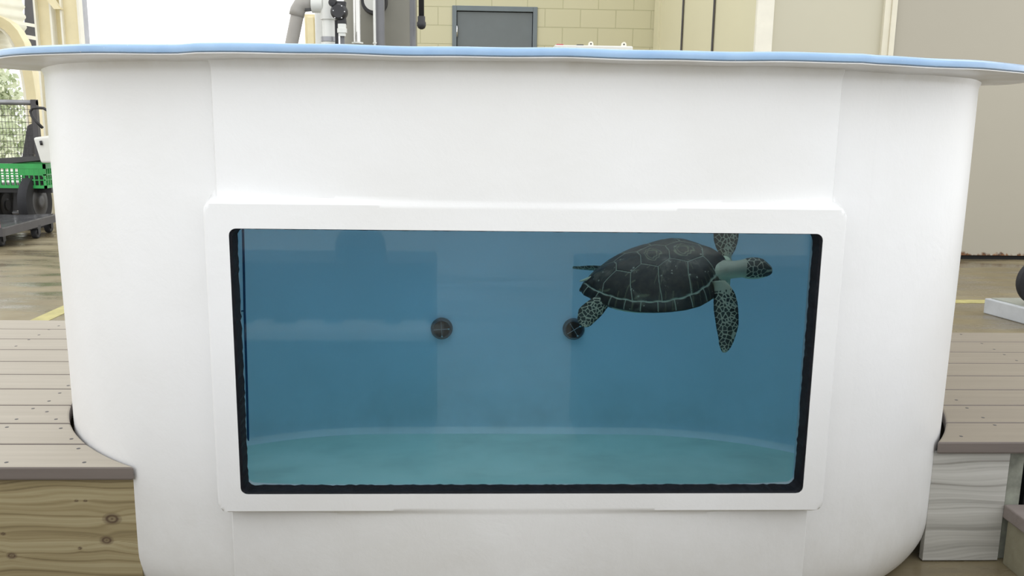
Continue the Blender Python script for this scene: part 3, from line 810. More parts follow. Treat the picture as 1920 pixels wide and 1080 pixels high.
# near hind flipper
flipper([(1152, 545), (1135, 551), (1120, 555), (1106, 562), (1095, 570), (1085, 579), (1083, 590), (1082, 601), (1088, 611), (1094, 615)],
        [(1172, 566), (1158, 567), (1147, 570), (1139, 578), (1132, 588), (1125, 596), (1116, 604), (1110, 610), (1104, 614), (1099, 615)], 2.50, 2.47, .0065)
# far hind flipper, almost edge on, and tail
flipper([(1135, 500), (1112, 498), (1100, 498.5), (1087, 499.5), (1074, 499.5)], [(1135, 506), (1112, 505), (1100, 504), (1087, 502.5), (1074, 500.5)], 2.64, 2.70, .006, lean=.025)
tb = MB(); body.tube([wat(1110, 522, Y=2.55), wat(1098, 525, Y=2.55), wat(1086, 528, Y=2.55)], [.007, .004, .0015], 10)
# shoulder filling under front margin
for x, y, Yq, r_ in ((1345, 538, 2.50, .024), (1332, 548, 2.52, .022), (1315, 558, 2.52, .016), (1358, 492, 2.64, .020), (1350, 520, 2.53, .030)):
    c = wat(x, y, Y=Yq); V = []; ellip(c, (r_, r_, r_*.9), 20, 10, False)

bmesh_ = body.mesh('bodytmp'); bt = bpy.data.objects.new('tmp_body', bmesh_); COL.objects.link(bt)
fix_normals(bmesh_)
rm = bt.modifiers.new('r', 'REMESH'); rm.mode = 'VOXEL'; rm.voxel_size = .00135
smm = bt.modifiers.new('s', 'SMOOTH'); smm.iterations = 3; smm.factor = .5
bme = baked(bt); bpy.data.objects.remove(bt)
nv = len(bme.vertices); vc = np.zeros(nv*3, np.float32); bme.vertices.foreach_get('co', vc); vc = vc.reshape(-1, 3).astype(float)
pat = np.zeros(nv); belly = np.zeros(nv)
rel = vc-TC; lz = rel@ez
def vor(pts, seeds, wts=None):
    d = np.linalg.norm(pts[:, None]-seeds[None], axis=-1)
    if wts is not None: d = d/wts[None]
    o = np.argsort(d, 1); a = np.take_along_axis(d, o[:, :1], 1)[:, 0]; b = np.take_along_axis(d, o[:, 1:2], 1)[:, 0]
    return b-a, o[:, 0]
owner = np.full(nv, -1); bestd = np.full(nv, .012)
UV = np.zeros((nv, 2)); 
for fi, (LW, RW) in enumerate(FLIP):
    mid = (LW+RW)/2; bb0, bb1 = np.minimum(LW, RW).min(0)-.02, np.maximum(LW, RW).max(0)+.02
    idx = np.where(np.all((vc > bb0) & (vc < bb1), 1))[0]
    if not len(idx): continue
    # dense samples on the blade
    ts = np.linspace(0, 1, 140); vs = np.linspace(-1, 1, 31)
    s_ = np.linspace(0, 1, len(LW)); Li = np.stack([np.interp(ts, s_, LW[:, i]) for i in range(3)], 1); Ri = np.stack([np.interp(ts, s_, RW[:, i]) for i in range(3)], 1)
    G = (Li[:, None]*(.5-.5*vs[None, :, None])+Ri[:, None]*(.5+.5*vs[None, :, None])).reshape(-1, 3)
    for c0_ in range(0, len(idx), 4000):
        ii = idx[c0_:c0_+4000]; d = np.linalg.norm(vc[ii][:, None]-G[None], axis=-1); k = d.argmin(1); dm = d[np.arange(len(ii)), k]
        ok_ = dm < bestd[ii]; jj = ii[ok_]; kk = k[ok_]; bestd[jj] = dm[ok_]; owner[jj] = fi; UV[jj, 0] = ts[kk//31]; UV[jj, 1] = vs[kk % 31]
def flip_pattern(fi, edge_n, mid_n, skip_root):
    m_ = owner == fi; 
    if not m_.any(): return
    LW, RW = FLIP[fi]; L = np.linalg.norm(np.diff((LW+RW)/2, axis=0), axis=1).sum(); s_ = np.linspace(0, 1, len(LW)); wd = np.linalg.norm(RW-LW, axis=1)
    X = vc[m_]; 
    def pos(t, v):
        a = np.array([np.interp(t, s_, LW[:, i]) for i in range(3)]); b = np.array([np.interp(t, s_, RW[:, i]) for i in range(3)]); return a*(.5-.5*v)+b*(.5+.5*v)
    seeds = []; r2 = np.random.default_rng(fi+3)
    for k in range(edge_n):
        t = (k+.5)/edge_n; seeds.append(pos(t, -.84)); seeds.append(pos(min(t+.5/edge_n, .99), .86))
        seeds.append(pos(t+.3/edge_n, -.60)) if k % 1 == 0 and t > .15 else None
    for k in range(mid_n):
        t = (k+.5)/mid_n
        for v in (-.34, -.08, .18, .42, .64):
            wloc = np.interp(t, s_, wd)
            if wloc < .024 and v in (-.08, .42): continue
            if t > .62 and v in (-.08, .42): continue
            seeds.append(pos(np.clip(t+r2.normal(0, .28/mid_n), .02, .99), v+r2.normal(0, .06)))
    seeds = np.array([s for s in seeds if s is not None])
    e, _ = vor(X, seeds); sc_ = .0006
    pv = np.clip((e-sc_)/.0012, 0, 1)
    tt_ = UV[m_, 0]; fade = np.clip((tt_-skip_root)/.08, 0, 1)
    small = np.clip(1-np.abs(UV[m_, 1]-.1)/.5, 0, 1)*np.clip(1.4-2*np.abs(tt_-.45), 0, 1)
    pat[m_] = pv*fade*(1-.0*small)
flip_pattern(0, 12, 16, .10); flip_pattern(1, 12, 16, .05); flip_pattern(2, 8, 12, .22); flip_pattern(3, 5, 6, .0)
# head scales
hv = np.array([hp(x, y) for x, y in [(1397, 500)]])[0]
ax_h = hp(1446, 504)-hp(1396, 502); Lh = np.linalg.norm(ax_h); ax_h /= Lh
th_ = (vc-hp(1396, 502, 2.5))@ax_h/Lh
off = vc-hp(1396, 502, 2.5)-np.outer((vc-hp(1396, 502, 2.5))@ax_h, ax_h); upc = off@hu/pxm; sdc = off@hs/pxm
hm = (th_ > -.25) & (th_ < 1.15) & (np.linalg.norm(off, axis=1) < .05) & (owner < 0)
# seeds on both sides, mirrored: (screen x, up px) on the cheek, plus crown plates
cheek = [(1406, 12), (1404, 3), (1404, -5), (1410, -11), (1413, 3), (1414, -5), (1417, -12), (1422, 7), (1420, -2), (1424, -9), (1428, -3), (1416, 12), (1434, 9), (1431, -9), (1409, 17), (1399, 9), (1400, -1)]
sd_ = []
for x, u in cheek:
    c = hp(x, 502, 2.5); R_ = 17.5*pxm; uu = u*pxm; s = math.sqrt(max(R_*R_-uu*uu, (4*pxm)**2))
    for sg in (-1, 1): sd_.append(c+hu*uu+hs*s*sg)
for x in (1404, 1416, 1428, 1438): sd_.append(hp(x, 502, 2.5)+hu*16*pxm)
for x in (1392, 1380): 
    for k in range(6): a = k*math.pi/3; sd_.append(hp(x, 502, 2.5)+hu*19*pxm*math.sin(a)+hs*17*pxm*math.cos(a))
e, own = vor(vc[hm], np.array(sd_)); pv = np.clip((e-.0011)/.0012, 0, 1)
keep = (upc[hm] > -14.5+3*np.clip(th_[hm], 0, 1)) & (th_[hm] > .03)
beak = (th_[hm] > .82) & (upc[hm] < -1)
pv = np.where(keep, pv, 0); pv = np.where(beak, .8, pv); mouth = (np.abs(upc[hm]+2-3*(1-th_[hm])) < 1.0) & (th_[hm] > .75); pv = np.where(mouth, 0.1, pv)
pat[hm] = pv
# faint spots behind the head
rest = (owner < 0) & ~hm
belly = np.clip(.5-(rel@np.array([0, .0, 1.]))*6, 0, 1)
belly = np.where(hm | ((th_ > -1.3) & (owner < 0) & (rel[:, 0] > .16)), np.clip((-upc-2)/12, 0, 1), belly)
belly[owner >= 0] = .25; 
for nm_, arr in (('pat', pat), ('belly', belly)):
    at = bme.attributes.new(nm_, 'FLOAT', 'POINT'); at.data.foreach_set('value', arr.astype(np.float32))
for p in bme.polygons: p.use_smooth = True
bme.materials.clear()
link('body', bme, M['skin'], turtle)
for sg in (-1, 1):
    c = hp(1432.5, 502, 2.5)+hu*1.2*pxm+hs*13*pxm*sg
    V = MB(); n, m = 16, 10; vv = []
    for j in range(m+1):
        for i in range(n):
            a, b = math.pi*j/m, 2*math.pi*i/n; vv.append(c+.0042*(ax_h*math.sin(a)*math.cos(b)*1.15+hu*math.sin(a)*math.sin(b)+hs*math.cos(a)))
    V.add(vv, [(j*n+i, j*n+(i+1) % n, (j+1)*n+(i+1) % n, (j+1)*n+i) for j in range(m) for i in range(n)])
    V.build('eye', M['black'], turtle, True)

# ================================================================== DECKS
def cap_off(off, n=120): return capsule(off, n)
def half_at(y, off):
    r = RO+off
    if abs(y-YC) >= r: return 0 if True else None
    return CX+math.sqrt(r*r-(y-YC)**2)
def deck_board(side, y0, y1, z0, z1, off, far):
    pts = []
    ys = np.linspace(y0, y1, 8)
    def hx(y): 
        h = half_at(y, off); return h if h > 0 else CX*.9
    if side < 0:
        pts = [(-hx(y), y) for y in ys]; pts = [(far, y0)]+pts+[(far, y1)]
    else:
        pts = [(far, y1)]+[(hx(y), y) for y in ys[::-1]]+[(far, y0)]; pts = pts[::-1]; pts = [(far, y0)]+[(hx(y), y) for y in ys]+[(far, y1)]
    return MB().poly(pts, z0, z1)
ZD = .33
def deck(side, y0, y1, n, mat, skirt_mat, off, far, label, screws):
    r_ = empty('wooden_deck', ((-1.6 if side < 0 else 1.7), y0, 0), label, 'deck')
    pitch = (y1-y0)/n; proto = None
    for k in range(n):
        a, b = y0+k*pitch, y0+(k+1)*pitch-.005
        bo = deck_board(side, a, b, ZD-.033, ZD, off, far).build('deck_board', [mat, M['deck_edge']], r_); fix_normals(bo.data)
        for p in bo.data.polygons: p.material_index = 0 if p.normal.z > .5 else 1
        bv = bo.modifiers.new('bevel', 'BEVEL'); bv.width = .005; bv.segments = 2; bv.limit_method = 'ANGLE'
        for (px, py) in screws:
            p = atZ(px, py, ZD)
            if a < p[1] < b:
                MB().lathe((p[0], p[1], ZD-.001), [(.0045, 0), (.0045, .0014), (.002, .0015)], 10).build('screw', M['dark_steel'], bo)
    return r_
LS = [(13, 801), (114, 803), (134, 823), (147, 841), (12, 867), (158, 867), (112, 737), (92, 752), (62, 766), (88, 772), (105, 786), (31, 786), (110, 611), (92, 618), (73, 628), (54, 637), (30, 649), (128, 723)]
dL = deck(-1, 1.873, 3.318, 10, M['deck_l'], None, .007, -3.3, 'raised tan plank deck left of the white tank', LS)
RS = [(1802, 627), (1841, 644), (1864, 655), (1883, 665), (1906, 676), (1793, 750), (1813, 765), (1843, 783), (1865, 797), (1802, 818)]
dR = deck(1, 2.030, 3.195, 8, M['deck_r'], None, .009, 3.2, 'raised brown plank deck right of the white tank', RS)
def grain_board(x0, x1, y, z0, z1, knots, mat, name, parent, seed, dens, xs=None, freq=60):
    xs = xs if xs is not None else np.arange(x0, x1, dens); xs = np.append(xs, x1); zs = np.linspace(z0, z1, max(60, int((z1-z0)/dens)))
    X, Z = np.meshgrid(xs, zs); r2 = np.random.default_rng(seed)
    warp = .010*np.sin(X*3.1+seed)+.006*np.sin(X*8+Z*20)+.003*np.sin(X*23+Z*55+1)
    field = Z+warp; kn = np.zeros_like(X)
    for kx, kz, rx, rz in knots:
        dX, dZ = (X-kx)/rx, (Z-kz)/rz; d2 = dX**2+dZ**2
        field += rz*1.6*np.sign(dZ)*np.exp(-np.abs((X-kx)/(rx*2.6))**1.6-np.abs(dZ)/2.2)*np.minimum(1, np.abs(dZ))
        rr_ = np.sqrt(d2); kn = np.maximum(kn, np.clip((1.15-rr_)/.3, 0, 1)*(.70+.28*np.cos(rr_*11)))
    g = .52+.09*np.sin(field*freq*2*math.pi/1.+2*np.sin(field*31))+.07*np.sin(field*freq*2.7*2*math.pi+1.3)+.13*np.sin(field*17*2*math.pi)+.08*np.sin(X*5+field*60)
    g -= .22*np.clip(np.sin(field*freq*.8*2*math.pi+3*np.sin(field*47)+1)-.72, 0, 1)/.28
    g = g**1.0; n, m = X.shape
    V = [(a, y, b) for a, b in zip(X.ravel(), Z.ravel())]; nb = len(V)
    fs = [(j*m+i, j*m+i+1, (j+1)*m+i+1, (j+1)*m+i) for j in range(n-1) for i in range(m-1)]
    tk = .036 if x0 < 0 else .018
    V += [(x0, y+tk, z0), (x1, y+tk, z0), (x1, y+tk, z1), (x0, y+tk, z1)]
    lft = [j*m for j in range(n)]; rgt = [j*m+m-1 for j in range(n)]
    fs += [(nb+3, nb+2, nb+1, nb), tuple(range(m-1, -1, -1))+(nb, nb+1), tuple((n-1)*m+i for i in range(m))+(nb+2, nb+3), tuple(lft)+(nb+3, nb), tuple(rgt[::-1])+(nb+1, nb+2)]
    me_ = bpy.data.meshes.new(name); me_.from_pydata(V, [], fs)
    for nm_, arr in (('grain', g), ('knot', kn)):
        at = me_.attributes.new(nm_, 'FLOAT', 'POINT'); at.data.foreach_set('value', np.concatenate([arr.ravel(), np.full(4, arr.mean())]).astype(np.float32))
    return link(name, me_, mat, parent)
def sk(px, py, Y): p = atY(px, py, Y); return p[0], p[2]
ks = []
for px, py, rx, rz in ((210, 973, .020, .014), (200, 1013, .015, .0105), (150, 1028, .005, .004), (143, 939, .005, .003), (160, 939, .005, .003), (22, 1042, .012, .008), (6, 1001, .006, .004)):
    x, z = sk(px, py, 1.885); ks.append((x, z, rx, rz))
xs = np.concatenate([np.arange(-3.3, -1.4, .05), np.arange(-1.4, -.862, .0022)])
grain_board(-3.3, -.862, 1.885, .0, .294, ks, M['pine_l'], 'skirt_board', dL, 2, .0022, xs, 62)
grain_board(1.042, 1.238, 2.045, .004, .294, [], M['pine_r'], 'skirt_board', dR, 5, .0024, None, 48)
MB().box((-3.2, 1.93, 0), (-1.35, 1.99, .296)).build('joist', M['pine_plain'], dL); MB().box((-3.2, 2.75, 0), (-1.45, 2.79, .296)).build('joist', M['pine_plain'], dL)
MB().box((-3.25, 3.27, 0), (-1.1, 3.31, .296)).build('joist', M['pine_plain'], dL)
MB().box((1.247, 2.060, 0), (1.286, 2.10, .294)).build('post', M['pine_post'], dR, bevel=.002)
MB().box((1.33, 2.11, 0), (3.15, 2.15, .296)).build('joist', M['void'], dR); MB().box((1.45, 3.14, 0), (3.15, 3.18, .296)).build('joist', M['pine_plain'], dR)  # front joist blackened to imitate the dark void under the deck
MB().box((1.30, 2.7, 0), (3.15, 2.74, .296)).build('joist', M['pine_plain'], dR)
# low step in front of right deck
stp = empty('low_step', (1.6, 1.7, 0), 'low grey brown step box with dark inset in front of the right deck', 'step')
MB().box((1.246, 1.15, 0), (1.284, 2.035, .121)).build('side_board', M['pine_plain'], stp, bevel=.002)
MB().box((1.284, 1.15, 0), (2.5, 1.19, .121)).build('front_board', M['pine_plain'], stp)
for a, b in (((1.236, 1.135, .1215), (1.306, 2.044, .158)), ((1.306, 1.135, .1215), (2.5, 1.23, .158)), ((1.306, 1.975, .1215), (2.5, 2.044, .158))):
    MB().box(a, b).build('edge_board', M['deck_step'], stp, bevel=.004)
MB().box((1.30, 1.22, .10), (2.5, 1.98, .135)).build('inset_mat', M['void'], stp)

# ================================================================== PIPEWORK BEHIND THE TANK
def V3(x, y, Y): return atY(x, y, Y)
def rpx(px, Y): return px*np.linalg.norm(atY(961, 300, Y)-atY(960, 300, Y))
Yp = 3.75
gp = empty('drain_pipe', tuple([*V3(545, 80, Yp)[:2], 0]), 'weathered grey pipe with elbow, left of the white valve pipework behind the rim', 'pipe')
p_, q_ = V3(544, 95, Yp), V3(558, 26, Yp); dirp = q_-p_; b_0 = p_-dirp*(p_[2]/dirp[2])
MB().tube([b_0, p_, q_], rpx(11.5, Yp), 20).build('pipe', M['mid_grey_pvc'], gp, 'auto')
MB().tube([V3(556, 30, Yp), V3(558, 20, Yp), V3(563, 11, Yp), V3(571, 7, Yp), V3(584, 6, Yp)], rpx(13.5, Yp), 20).build('elbow', M['mid_grey_pvc'], gp, True)
MB().tube([V3(563, 10, Yp), V3(588, 8, Yp)], rpx(12, Yp), 20).build('coupling', M['grey_pvc'], gp, True)
wv = empty('valve_pipework', tuple([*V3(617, 50, Yp)[:2], 0]), 'white plastic pipe tee with grey clamp, beside the black valve above the rim', 'pipe')
c = V3(617, 30, Yp); MB().tube([(c[0], c[1], .0), (c[0], c[1], 2.3)], rpx(12.5, Yp), 24).build('riser', M['white_pvc'], wv, True)
MB().tube([(c[0], c[1], V3(617, 37, Yp)[2]), (c[0], c[1], V3(617, -25, Yp)[2])], rpx(15.5, Yp), 24).build('tee', M['white_pvc'], wv, 'auto')
MB().tube([V3(585, 8, Yp), V3(606, 8, Yp)], [rpx(15, Yp), rpx(15, Yp)], 24).build('tee_branch', M['white_pvc'], wv, 'auto')
c2 = V3(598, 60, Yp+.12); MB().tube([(c2[0], c2[1], 0), (c2[0], c2[1], V3(598, 14, Yp+.12)[2])], rpx(7, Yp), 20).build('riser', M['white_pvc'], wv, True)
MB().lathe((c[0], c[1], V3(617, 78, Yp)[2]), [(rpx(13.2, Yp), 0), (rpx(15.5, Yp), 0), (rpx(15.5, Yp), .018), (rpx(13.2, Yp), .018)], 32).build('clamp', M['galv'], wv, 'auto')
MB().lathe((c[0], c[1], V3(617, 85, Yp)[2]), [(rpx(13, Yp), 0), (rpx(15, Yp), 0), (rpx(15, Yp), .012), (rpx(13, Yp), .012)], 32).build('collar', M['white_pvc'], wv, 'auto')
# black valve with white union
Yv = 3.66
bv = empty('ball_valve', tuple([*V3(641, 50, Yv)[:2], 0]), 'round black valve body with steel bolts on a small white union, above the rim', 'valve')
vc_ = V3(635.5, 22, Yv)
MB().lathe((vc_[0], vc_[1], vc_[2]), [(.004, -.022), (rpx(11, Yv), -.022), (rpx(14, Yv), -.014), (rpx(15, Yv), -.004), (rpx(15, Yv), .02), (.004, .02)], 40, 'y').build('valve_body', M['black'], bv, 'auto')
MB().lathe((V3(624, 5, Yv)), [(.003, -.02), (rpx(6, Yv), -.018), (rpx(7.5, Yv), -.008), (rpx(7.5, Yv), .015), (.003, .015)], 28, 'y').build('handle_boss', M['black'], bv, 'auto')
MB().hexa([V3(630, 12, Yv-.005), V3(647, 16, Yv-.005), V3(648, 2, Yv-.005), V3(622, 1, Yv-.005)], (0, .03, 0)).build('valve_neck', M['black'], bv, bevel=.004)
MB().hexa([V3(633, 45, Yv-.005), V3(649, 46, Yv-.005), V3(647, 30, Yv-.005), V3(633, 32, Yv-.005)], (0, .03, 0)).build('valve_neck', M['black'], bv, bevel=.004)
for px, py in ((640.5, 11.5), (646, 22), (640.5, 33.5), (628, 33.5), (625, 20)):
    q = V3(px, py, Yv-.02); MB().lathe(q, [(.0005, -.004), (.0026, -.003), (.0032, .006), (.0005, .006)], 10, 'y').build('bolt', M['chrome'], bv, True)
u = V3(641.5, 57, Yv); r1 = rpx(7.2, Yv); zt, zb = V3(641, 45, Yv)[2], V3(641, 68, Yv)[2]; h = zt-zb
MB().lathe((u[0], u[1], zb), [(r1*.9, 0), (r1*.9, h*.25), (r1*1.22, h*.28), (r1*1.22, h*.62), (r1*1.05, h*.65), (r1*1.05, h)], 28).build('union', M['white_pvc'], bv, 'auto')
MB().tube([(u[0], u[1], 0), (u[0], u[1], zb)], rpx(4, Yv), 16).build('stem_pipe', M['grey_pvc'], bv, True)
MB().tube([(V3(631, 50, 3.70)[0], 3.70, 0), (V3(631, 50, 3.70)[0], 3.70, V3(631, 38, 3.7)[2])], rpx(3.2, Yv), 14).build('bracket_rod', M['black'], bv, True)
# grey filter vessel
Yf = 4.25
xa, xb = V3(645, 50, Yf)[0], V3(783, 50, Yf)[0]; cxv, rv = (xa+xb)/2, (xb-xa)/2*.985
fv = empty('filter_vessel', (cxv, Yf, 0), 'tall grey cylindrical filter vessel standing behind the tank', 'filter vessel')
MB().lathe((cxv, Yf, 0), [(rv*.9, 0), (rv, .03), (rv, 1.95), (rv*.9, 2.08), (rv*.5, 2.18), (.02, 2.2)], 72).build('vessel', M['vessel_grey'], fv, 'auto')
gq = V3(702, 3, Yf-rv-.01)
MB().lathe(gq, [(rpx(17, 4.1), -.03), (rpx(22, 4.1), -.03), (rpx(23.5, 4.1), -.015), (rpx(23.5, 4.1), .05), (rpx(17, 4.1), .05)], 44, 'y').build('port_ring', M['black'], fv, 'auto')
MB().lathe(gq, [(.002, -.036), (rpx(17, 4.1), -.034), (rpx(17.4, 4.1), .05), (.002, .05)], 40, 'y').build('port_cap', M['white_pvc'], fv, 'auto')
def vpipe(name, px, wpx, Y, mat, label, grp, flange=False, top=2.3):
    q = V3(px, 60, Y); r_ = empty(name, (q[0], Y, 0), label, 'pipe', grp)
    MB().tube([(q[0], Y, 0), (q[0], Y, top)], rpx(wpx/2, Y), 24).build('pipe', mat, r_, True)
    if flange:
        zf = V3(px, 82, Y)[2]; MB().lathe((q[0], Y, zf), [(rpx(wpx/2, Y), 0), (rpx(wpx*.8, Y), 0), (rpx(wpx*.8, Y), .006), (rpx(wpx/2, Y), .006)], 24).build('flange_plate', M['white_pvc'], r_, 'auto')
    return r_
def clear_mat():
    t = NT('shiny clear pipe'); t.base((.62, .61, .58)); t.b.inputs['Roughness'].default_value = .08; t.b.inputs['Metallic'].default_value = .85
    return t.m
M['clear'] = clear_mat()
G_ = 'vertical pipes behind the tank rim'
vpipe('standing_pipe', 670, 13, 3.85, M['clear'], 'shiny bright vertical pipe between black valve and round white port', G_, True)
vpipe('standing_pipe', 702.5, 4.5, 3.9, M['white_pvc'], 'thin white vertical pipe against the dark grey pipe', G_, True)
vpipe('standing_pipe', 713, 17, 3.92, M['grey_pvc'], 'thick dark grey vertical pipe in front of the middle of the grey vessel', G_)
vpipe('standing_pipe', 774, 11, 3.95, M['grey_pvc'], 'dark grey vertical pipe at the right edge of the grey vessel', G_)
hp_ = empty('hanging_pipe', tuple(V3(790, 30, 3.9)), 'black hanging pipe with rounded end cap, left of the grey door', 'pipe')
hq = V3(790, 0, 3.9); hx = hq[0]
MB().tube([(hx, 3.9, V3(790, 35, 3.9)[2]), (hx, 3.9, 2.12), (hx-.01, 3.9, 2.16), (hx-.03, 3.92, 2.18), (V3(774, 30, 3.95)[0], 3.95, 2.18)], rpx(5, 3.9), 18).build('pipe', M['black'], hp_, True)
za, zb_ = V3(790, 30, 3.9)[2], V3(790, 55, 3.9)[2]; L_ = za-zb_; rr1 = rpx(8, 3.9)
MB().lathe((hx, 3.9, zb_), [(rr1*.3, 0), (rr1*.75, L_*.08), (rr1, L_*.25), (rr1*1.02, L_*.5), (rr1*.85, L_*.6), (rr1*.85, L_*.97), (rr1*.6, L_)], 28).build('end_cap', M['black'], hp_, True)
# white equipment box with lifting lugs
Ye = 4.6
e0, e1 = V3(1040, 84, Ye), V3(1187, 86, Ye)
eb = empty('equipment_box', ((e0[0]+e1[0])/2, Ye+.2, 0), 'white box top with lifting lugs just showing above the rim, right of the grey door', 'box')
MB().box((e0[0], Ye, 0), (e1[0], Ye+.45, e0[2])).build('body', M['white_pvc'], eb, bevel=.006)
for px in (1108, 1170):
    q = V3(px, 84, Ye+.1); rL = rpx(4.5, Ye)
    prof = [(-rL*1.2, -.005)]+[(rL*math.cos(a), rL*1.3+rL*math.sin(a)) for a in np.linspace(math.pi, 0, 12)]+[(rL*1.2, -.005)]
    ring_in = [(rL*.36*math.cos(a), rL*1.35+rL*.36*math.sin(a)) for a in np.linspace(0, 2*math.pi, 14, endpoint=False)]
    n = len(prof); lg = MB().add([(q[0]+a, Ye+.1, e0[2]+b) for a, b in prof]+[(q[0]+a, Ye+.115, e0[2]+b) for a, b in prof], [tuple(range(n-1, -1, -1)), tuple(range(n, 2*n))]+[(i, (i+1) % n, n+(i+1) % n, n+i) for i in range(n)])
    lo_ = lg.build('lifting_lug', M['cream_pale'], eb); fix_normals(lo_.data)
    MB().lathe((q[0], Ye+.099, e0[2]+rL*1.3), [(.0005, 0), (rL*.34, 0), (rL*.34, .003), (.0005, .003)], 16, 'y').build('lug_hole', M['black'], lo_)
for px, nm_, mt in ((1050, 'cap', 'red'), (1088, 'latch', 'black')):
    q = V3(px, 84, Ye+.02); hw_ = rpx(6.5, Ye); MB().box((q[0]-hw_, Ye+.02, e0[2]), (q[0]+hw_, Ye+.06, e0[2]+.006)).build(nm_, M[mt], eb, bevel=.002)

# ================================================================== LEFT YARD ITEMS
# mesh fence panel
Yn = 9.0
fp = empty('fence_panel', tuple([*V3(20, 300, Yn)[:2], 0]), 'grey wire mesh fence panel with round top rail behind the green crate', 'fence')
xl, xr = V3(-130, 200, Yn)[0], V3(70, 200, Yn)[0]; zt = V3(30, 192, Yn)[2]
MB().tube([(xl, Yn, zt), (xr, Yn, zt)], .026, 14).build('top_rail', M['galv'], fp, True)
MB().tube([(xl, Yn, .12), (xr, Yn, .12)], .02, 12).build('bottom_rail', M['galv'], fp, True)
MB().box((xr-.05, Yn-.03, 0), (xr+.0, Yn+.03, zt+.03)).build('end_post', M['dark_steel'], fp, bevel=.004)
wm_ = MB()
for x in np.arange(xl, xr, .032): wm_.tube([(x, Yn, .12), (x, Yn, zt-.02)], .0022, 4, caps=False)
for z in np.arange(.15, zt-.04, .062): wm_.tube([(xl, Yn+.004, z), (xr, Yn+.004, z)], .0024, 4, caps=False)
wm_.build('wire_mesh', M['dark_steel'], fp)
# green crate wagon
Yw = 8.55
wg = empty('garden_wagon', tuple([*V3(20, 380, Yw)[:2], 0]), 'wagon with a green slatted plastic crate and black tyres, beside the tank at left', 'wagon')
x0, z1 = V3(-95, 306, Yw)[0], V3(40, 307, Yw)[2]; x1, z0 = V3(87, 352, Yw)[0], V3(40, 353, Yw)[2]
def crate_wall(a, b, axis):
    m_ = MB(); t = .02
    # frame rails, solid upper area on the right, slat grid
    def bar(u0, u1, v0, v1, d=0):
        if axis == 'x': m_.box((u0, a[1]+d, v0), (u1, a[1]+t-d, v1))
        else: m_.box((a[0]+d, u0, v0), (a[0]+t-d, u1, v1))
    U0, U1 = (a[0], b[0]) if axis == 'x' else (a[1], b[1]); H_ = z1-z0
    bar(U0, U1, z1-H_*.20, z1); bar(U0, U1, z0, z0+H_*.12); bar(U0, U1, z0+H_*.53, z0+H_*.58); bar(U0, U1, z0+H_*.32, z0+H_*.36, .004)
    k = 0; u = U0
    while u < U1-.004: bar(u, u+.009, z0, z1, .002); u += .045
    if axis == 'x': bar(U1-.25, U1, z0+H_*.56, z1, .003)
    return m_
crate_wall((x0, Yw, 0), (x1, Yw, 0), 'x').build('crate', M['green'], wg)
crate_wall((x1-.02, Yw, 0), (x1-.02, Yw+.34, 0), 'y').build('crate', M['green'], wg)
crate_wall((x0, Yw+.34, 0), (x1, Yw+.34, 0), 'x').build('crate', M['green'], wg)
MB().box((x0, Yw+.02, z0+.01), (x1-.02, Yw+.34, z0+.03)).build('crate_floor', M['black'], wg)
MB().hexa([V3(-95, 318, Yw+.3), V3(80, 300, Yw+.3), V3(80, 292, Yw+.3), V3(-95, 302, Yw+.3)], (0, .06, -.01)).build('dark_liner', M['dark_steel'], wg)
MB().box((x0, Yw+.1, z0-.05), (x1, Yw+.3, z0)).build('axle_beam', M['black'], wg)
def wheel(c, r, wd, parent, name='wheel', axis='x', hubr=.45):
    o = MB().lathe(c, [(r*.55, -wd*.42), (r*.8, -wd*.5), (r*.96, -wd*.38), (r, -wd*.15), (r, wd*.15), (r*.96, wd*.38), (r*.8, wd*.5), (r*.55, wd*.42)], 36, axis).build(name, M['tyre'], parent, 'auto')
    MB().lathe(c, [(r*.04, -wd*.56), (r*.12, -wd*.56), (r*.3, -wd*.46), (r*.56, -wd*.44), (r*.56, wd*.44), (r*.3, wd*.46), (r*.25, wd*.56), (r*.1, wd*.56)], 28, axis).build('hub', M['black'], o, 'auto')
    return o
for px, py, dy in ((66, 378, .12), (4, 384, .35), (-70, 378, .1)):
    q = V3(px, py, Yw+dy); rr_ = max(.16, q[2]); wheel((q[0], Yw+dy, q[2]), q[2]*.99, .11, wg)
MB().hexa([V3(24, 395, Yw+.3), V3(34, 395, Yw+.3), V3(32, 352, Yw+.3), V3(26, 352, Yw+.3)], (0, .05, 0)).build('leg', M['black'], wg)
hd = [V3(80, 240, Yw+.3), V3(68, 228, Yw+.3), V3(60, 218, Yw+.3), V3(57, 209, Yw+.3), V3(61, 203, Yw+.3), V3(70, 202, Yw+.3), V3(82, 203, Yw+.3)]
MB().tube(hd+[V3(100, 215, Yw+.3), V3(104, 350, Yw+.3)], .014, 12).build('handle', M['black'], wg, True)
# dark chair back / bag shape behind
tag(MB().hexa([V3(40, 300, 9.12), V3(62, 296, 9.12), V3(66, 228, 9.12), V3(50, 236, 9.12)], (0, .04, 0)).hexa([V3(40, 300, 9.12), V3(62, 296, 9.12), V3(72, 428, 9.12), V3(40, 428, 9.12)][::-1], (0, .04, 0)).build('folded_seat', M['dark_steel'], bevel=.01), 'dark upright folded seat back behind the black looped handle', 'seat')
jg = empty('plastic_jug', tuple(V3(75, 300, 8.5)), 'white plastic jug edge with a hand hole, above the green crate beside the tank', 'jug')
zc = V3(70, 300, 8.5)
jv = MB().hexa([V3(76, 306, 8.5), V3(100, 306, 8.5), V3(100, 253, 8.5), V3(61, 258, 8.5)], (0, .16, 0))
jv.build('jug_body', M['white_pvc'], jg, bevel=.02); MB().tube([V3(76, 264, 8.49), V3(78, 272, 8.49)], .012, 10).build('hand_hole', M['black'], jg, True)
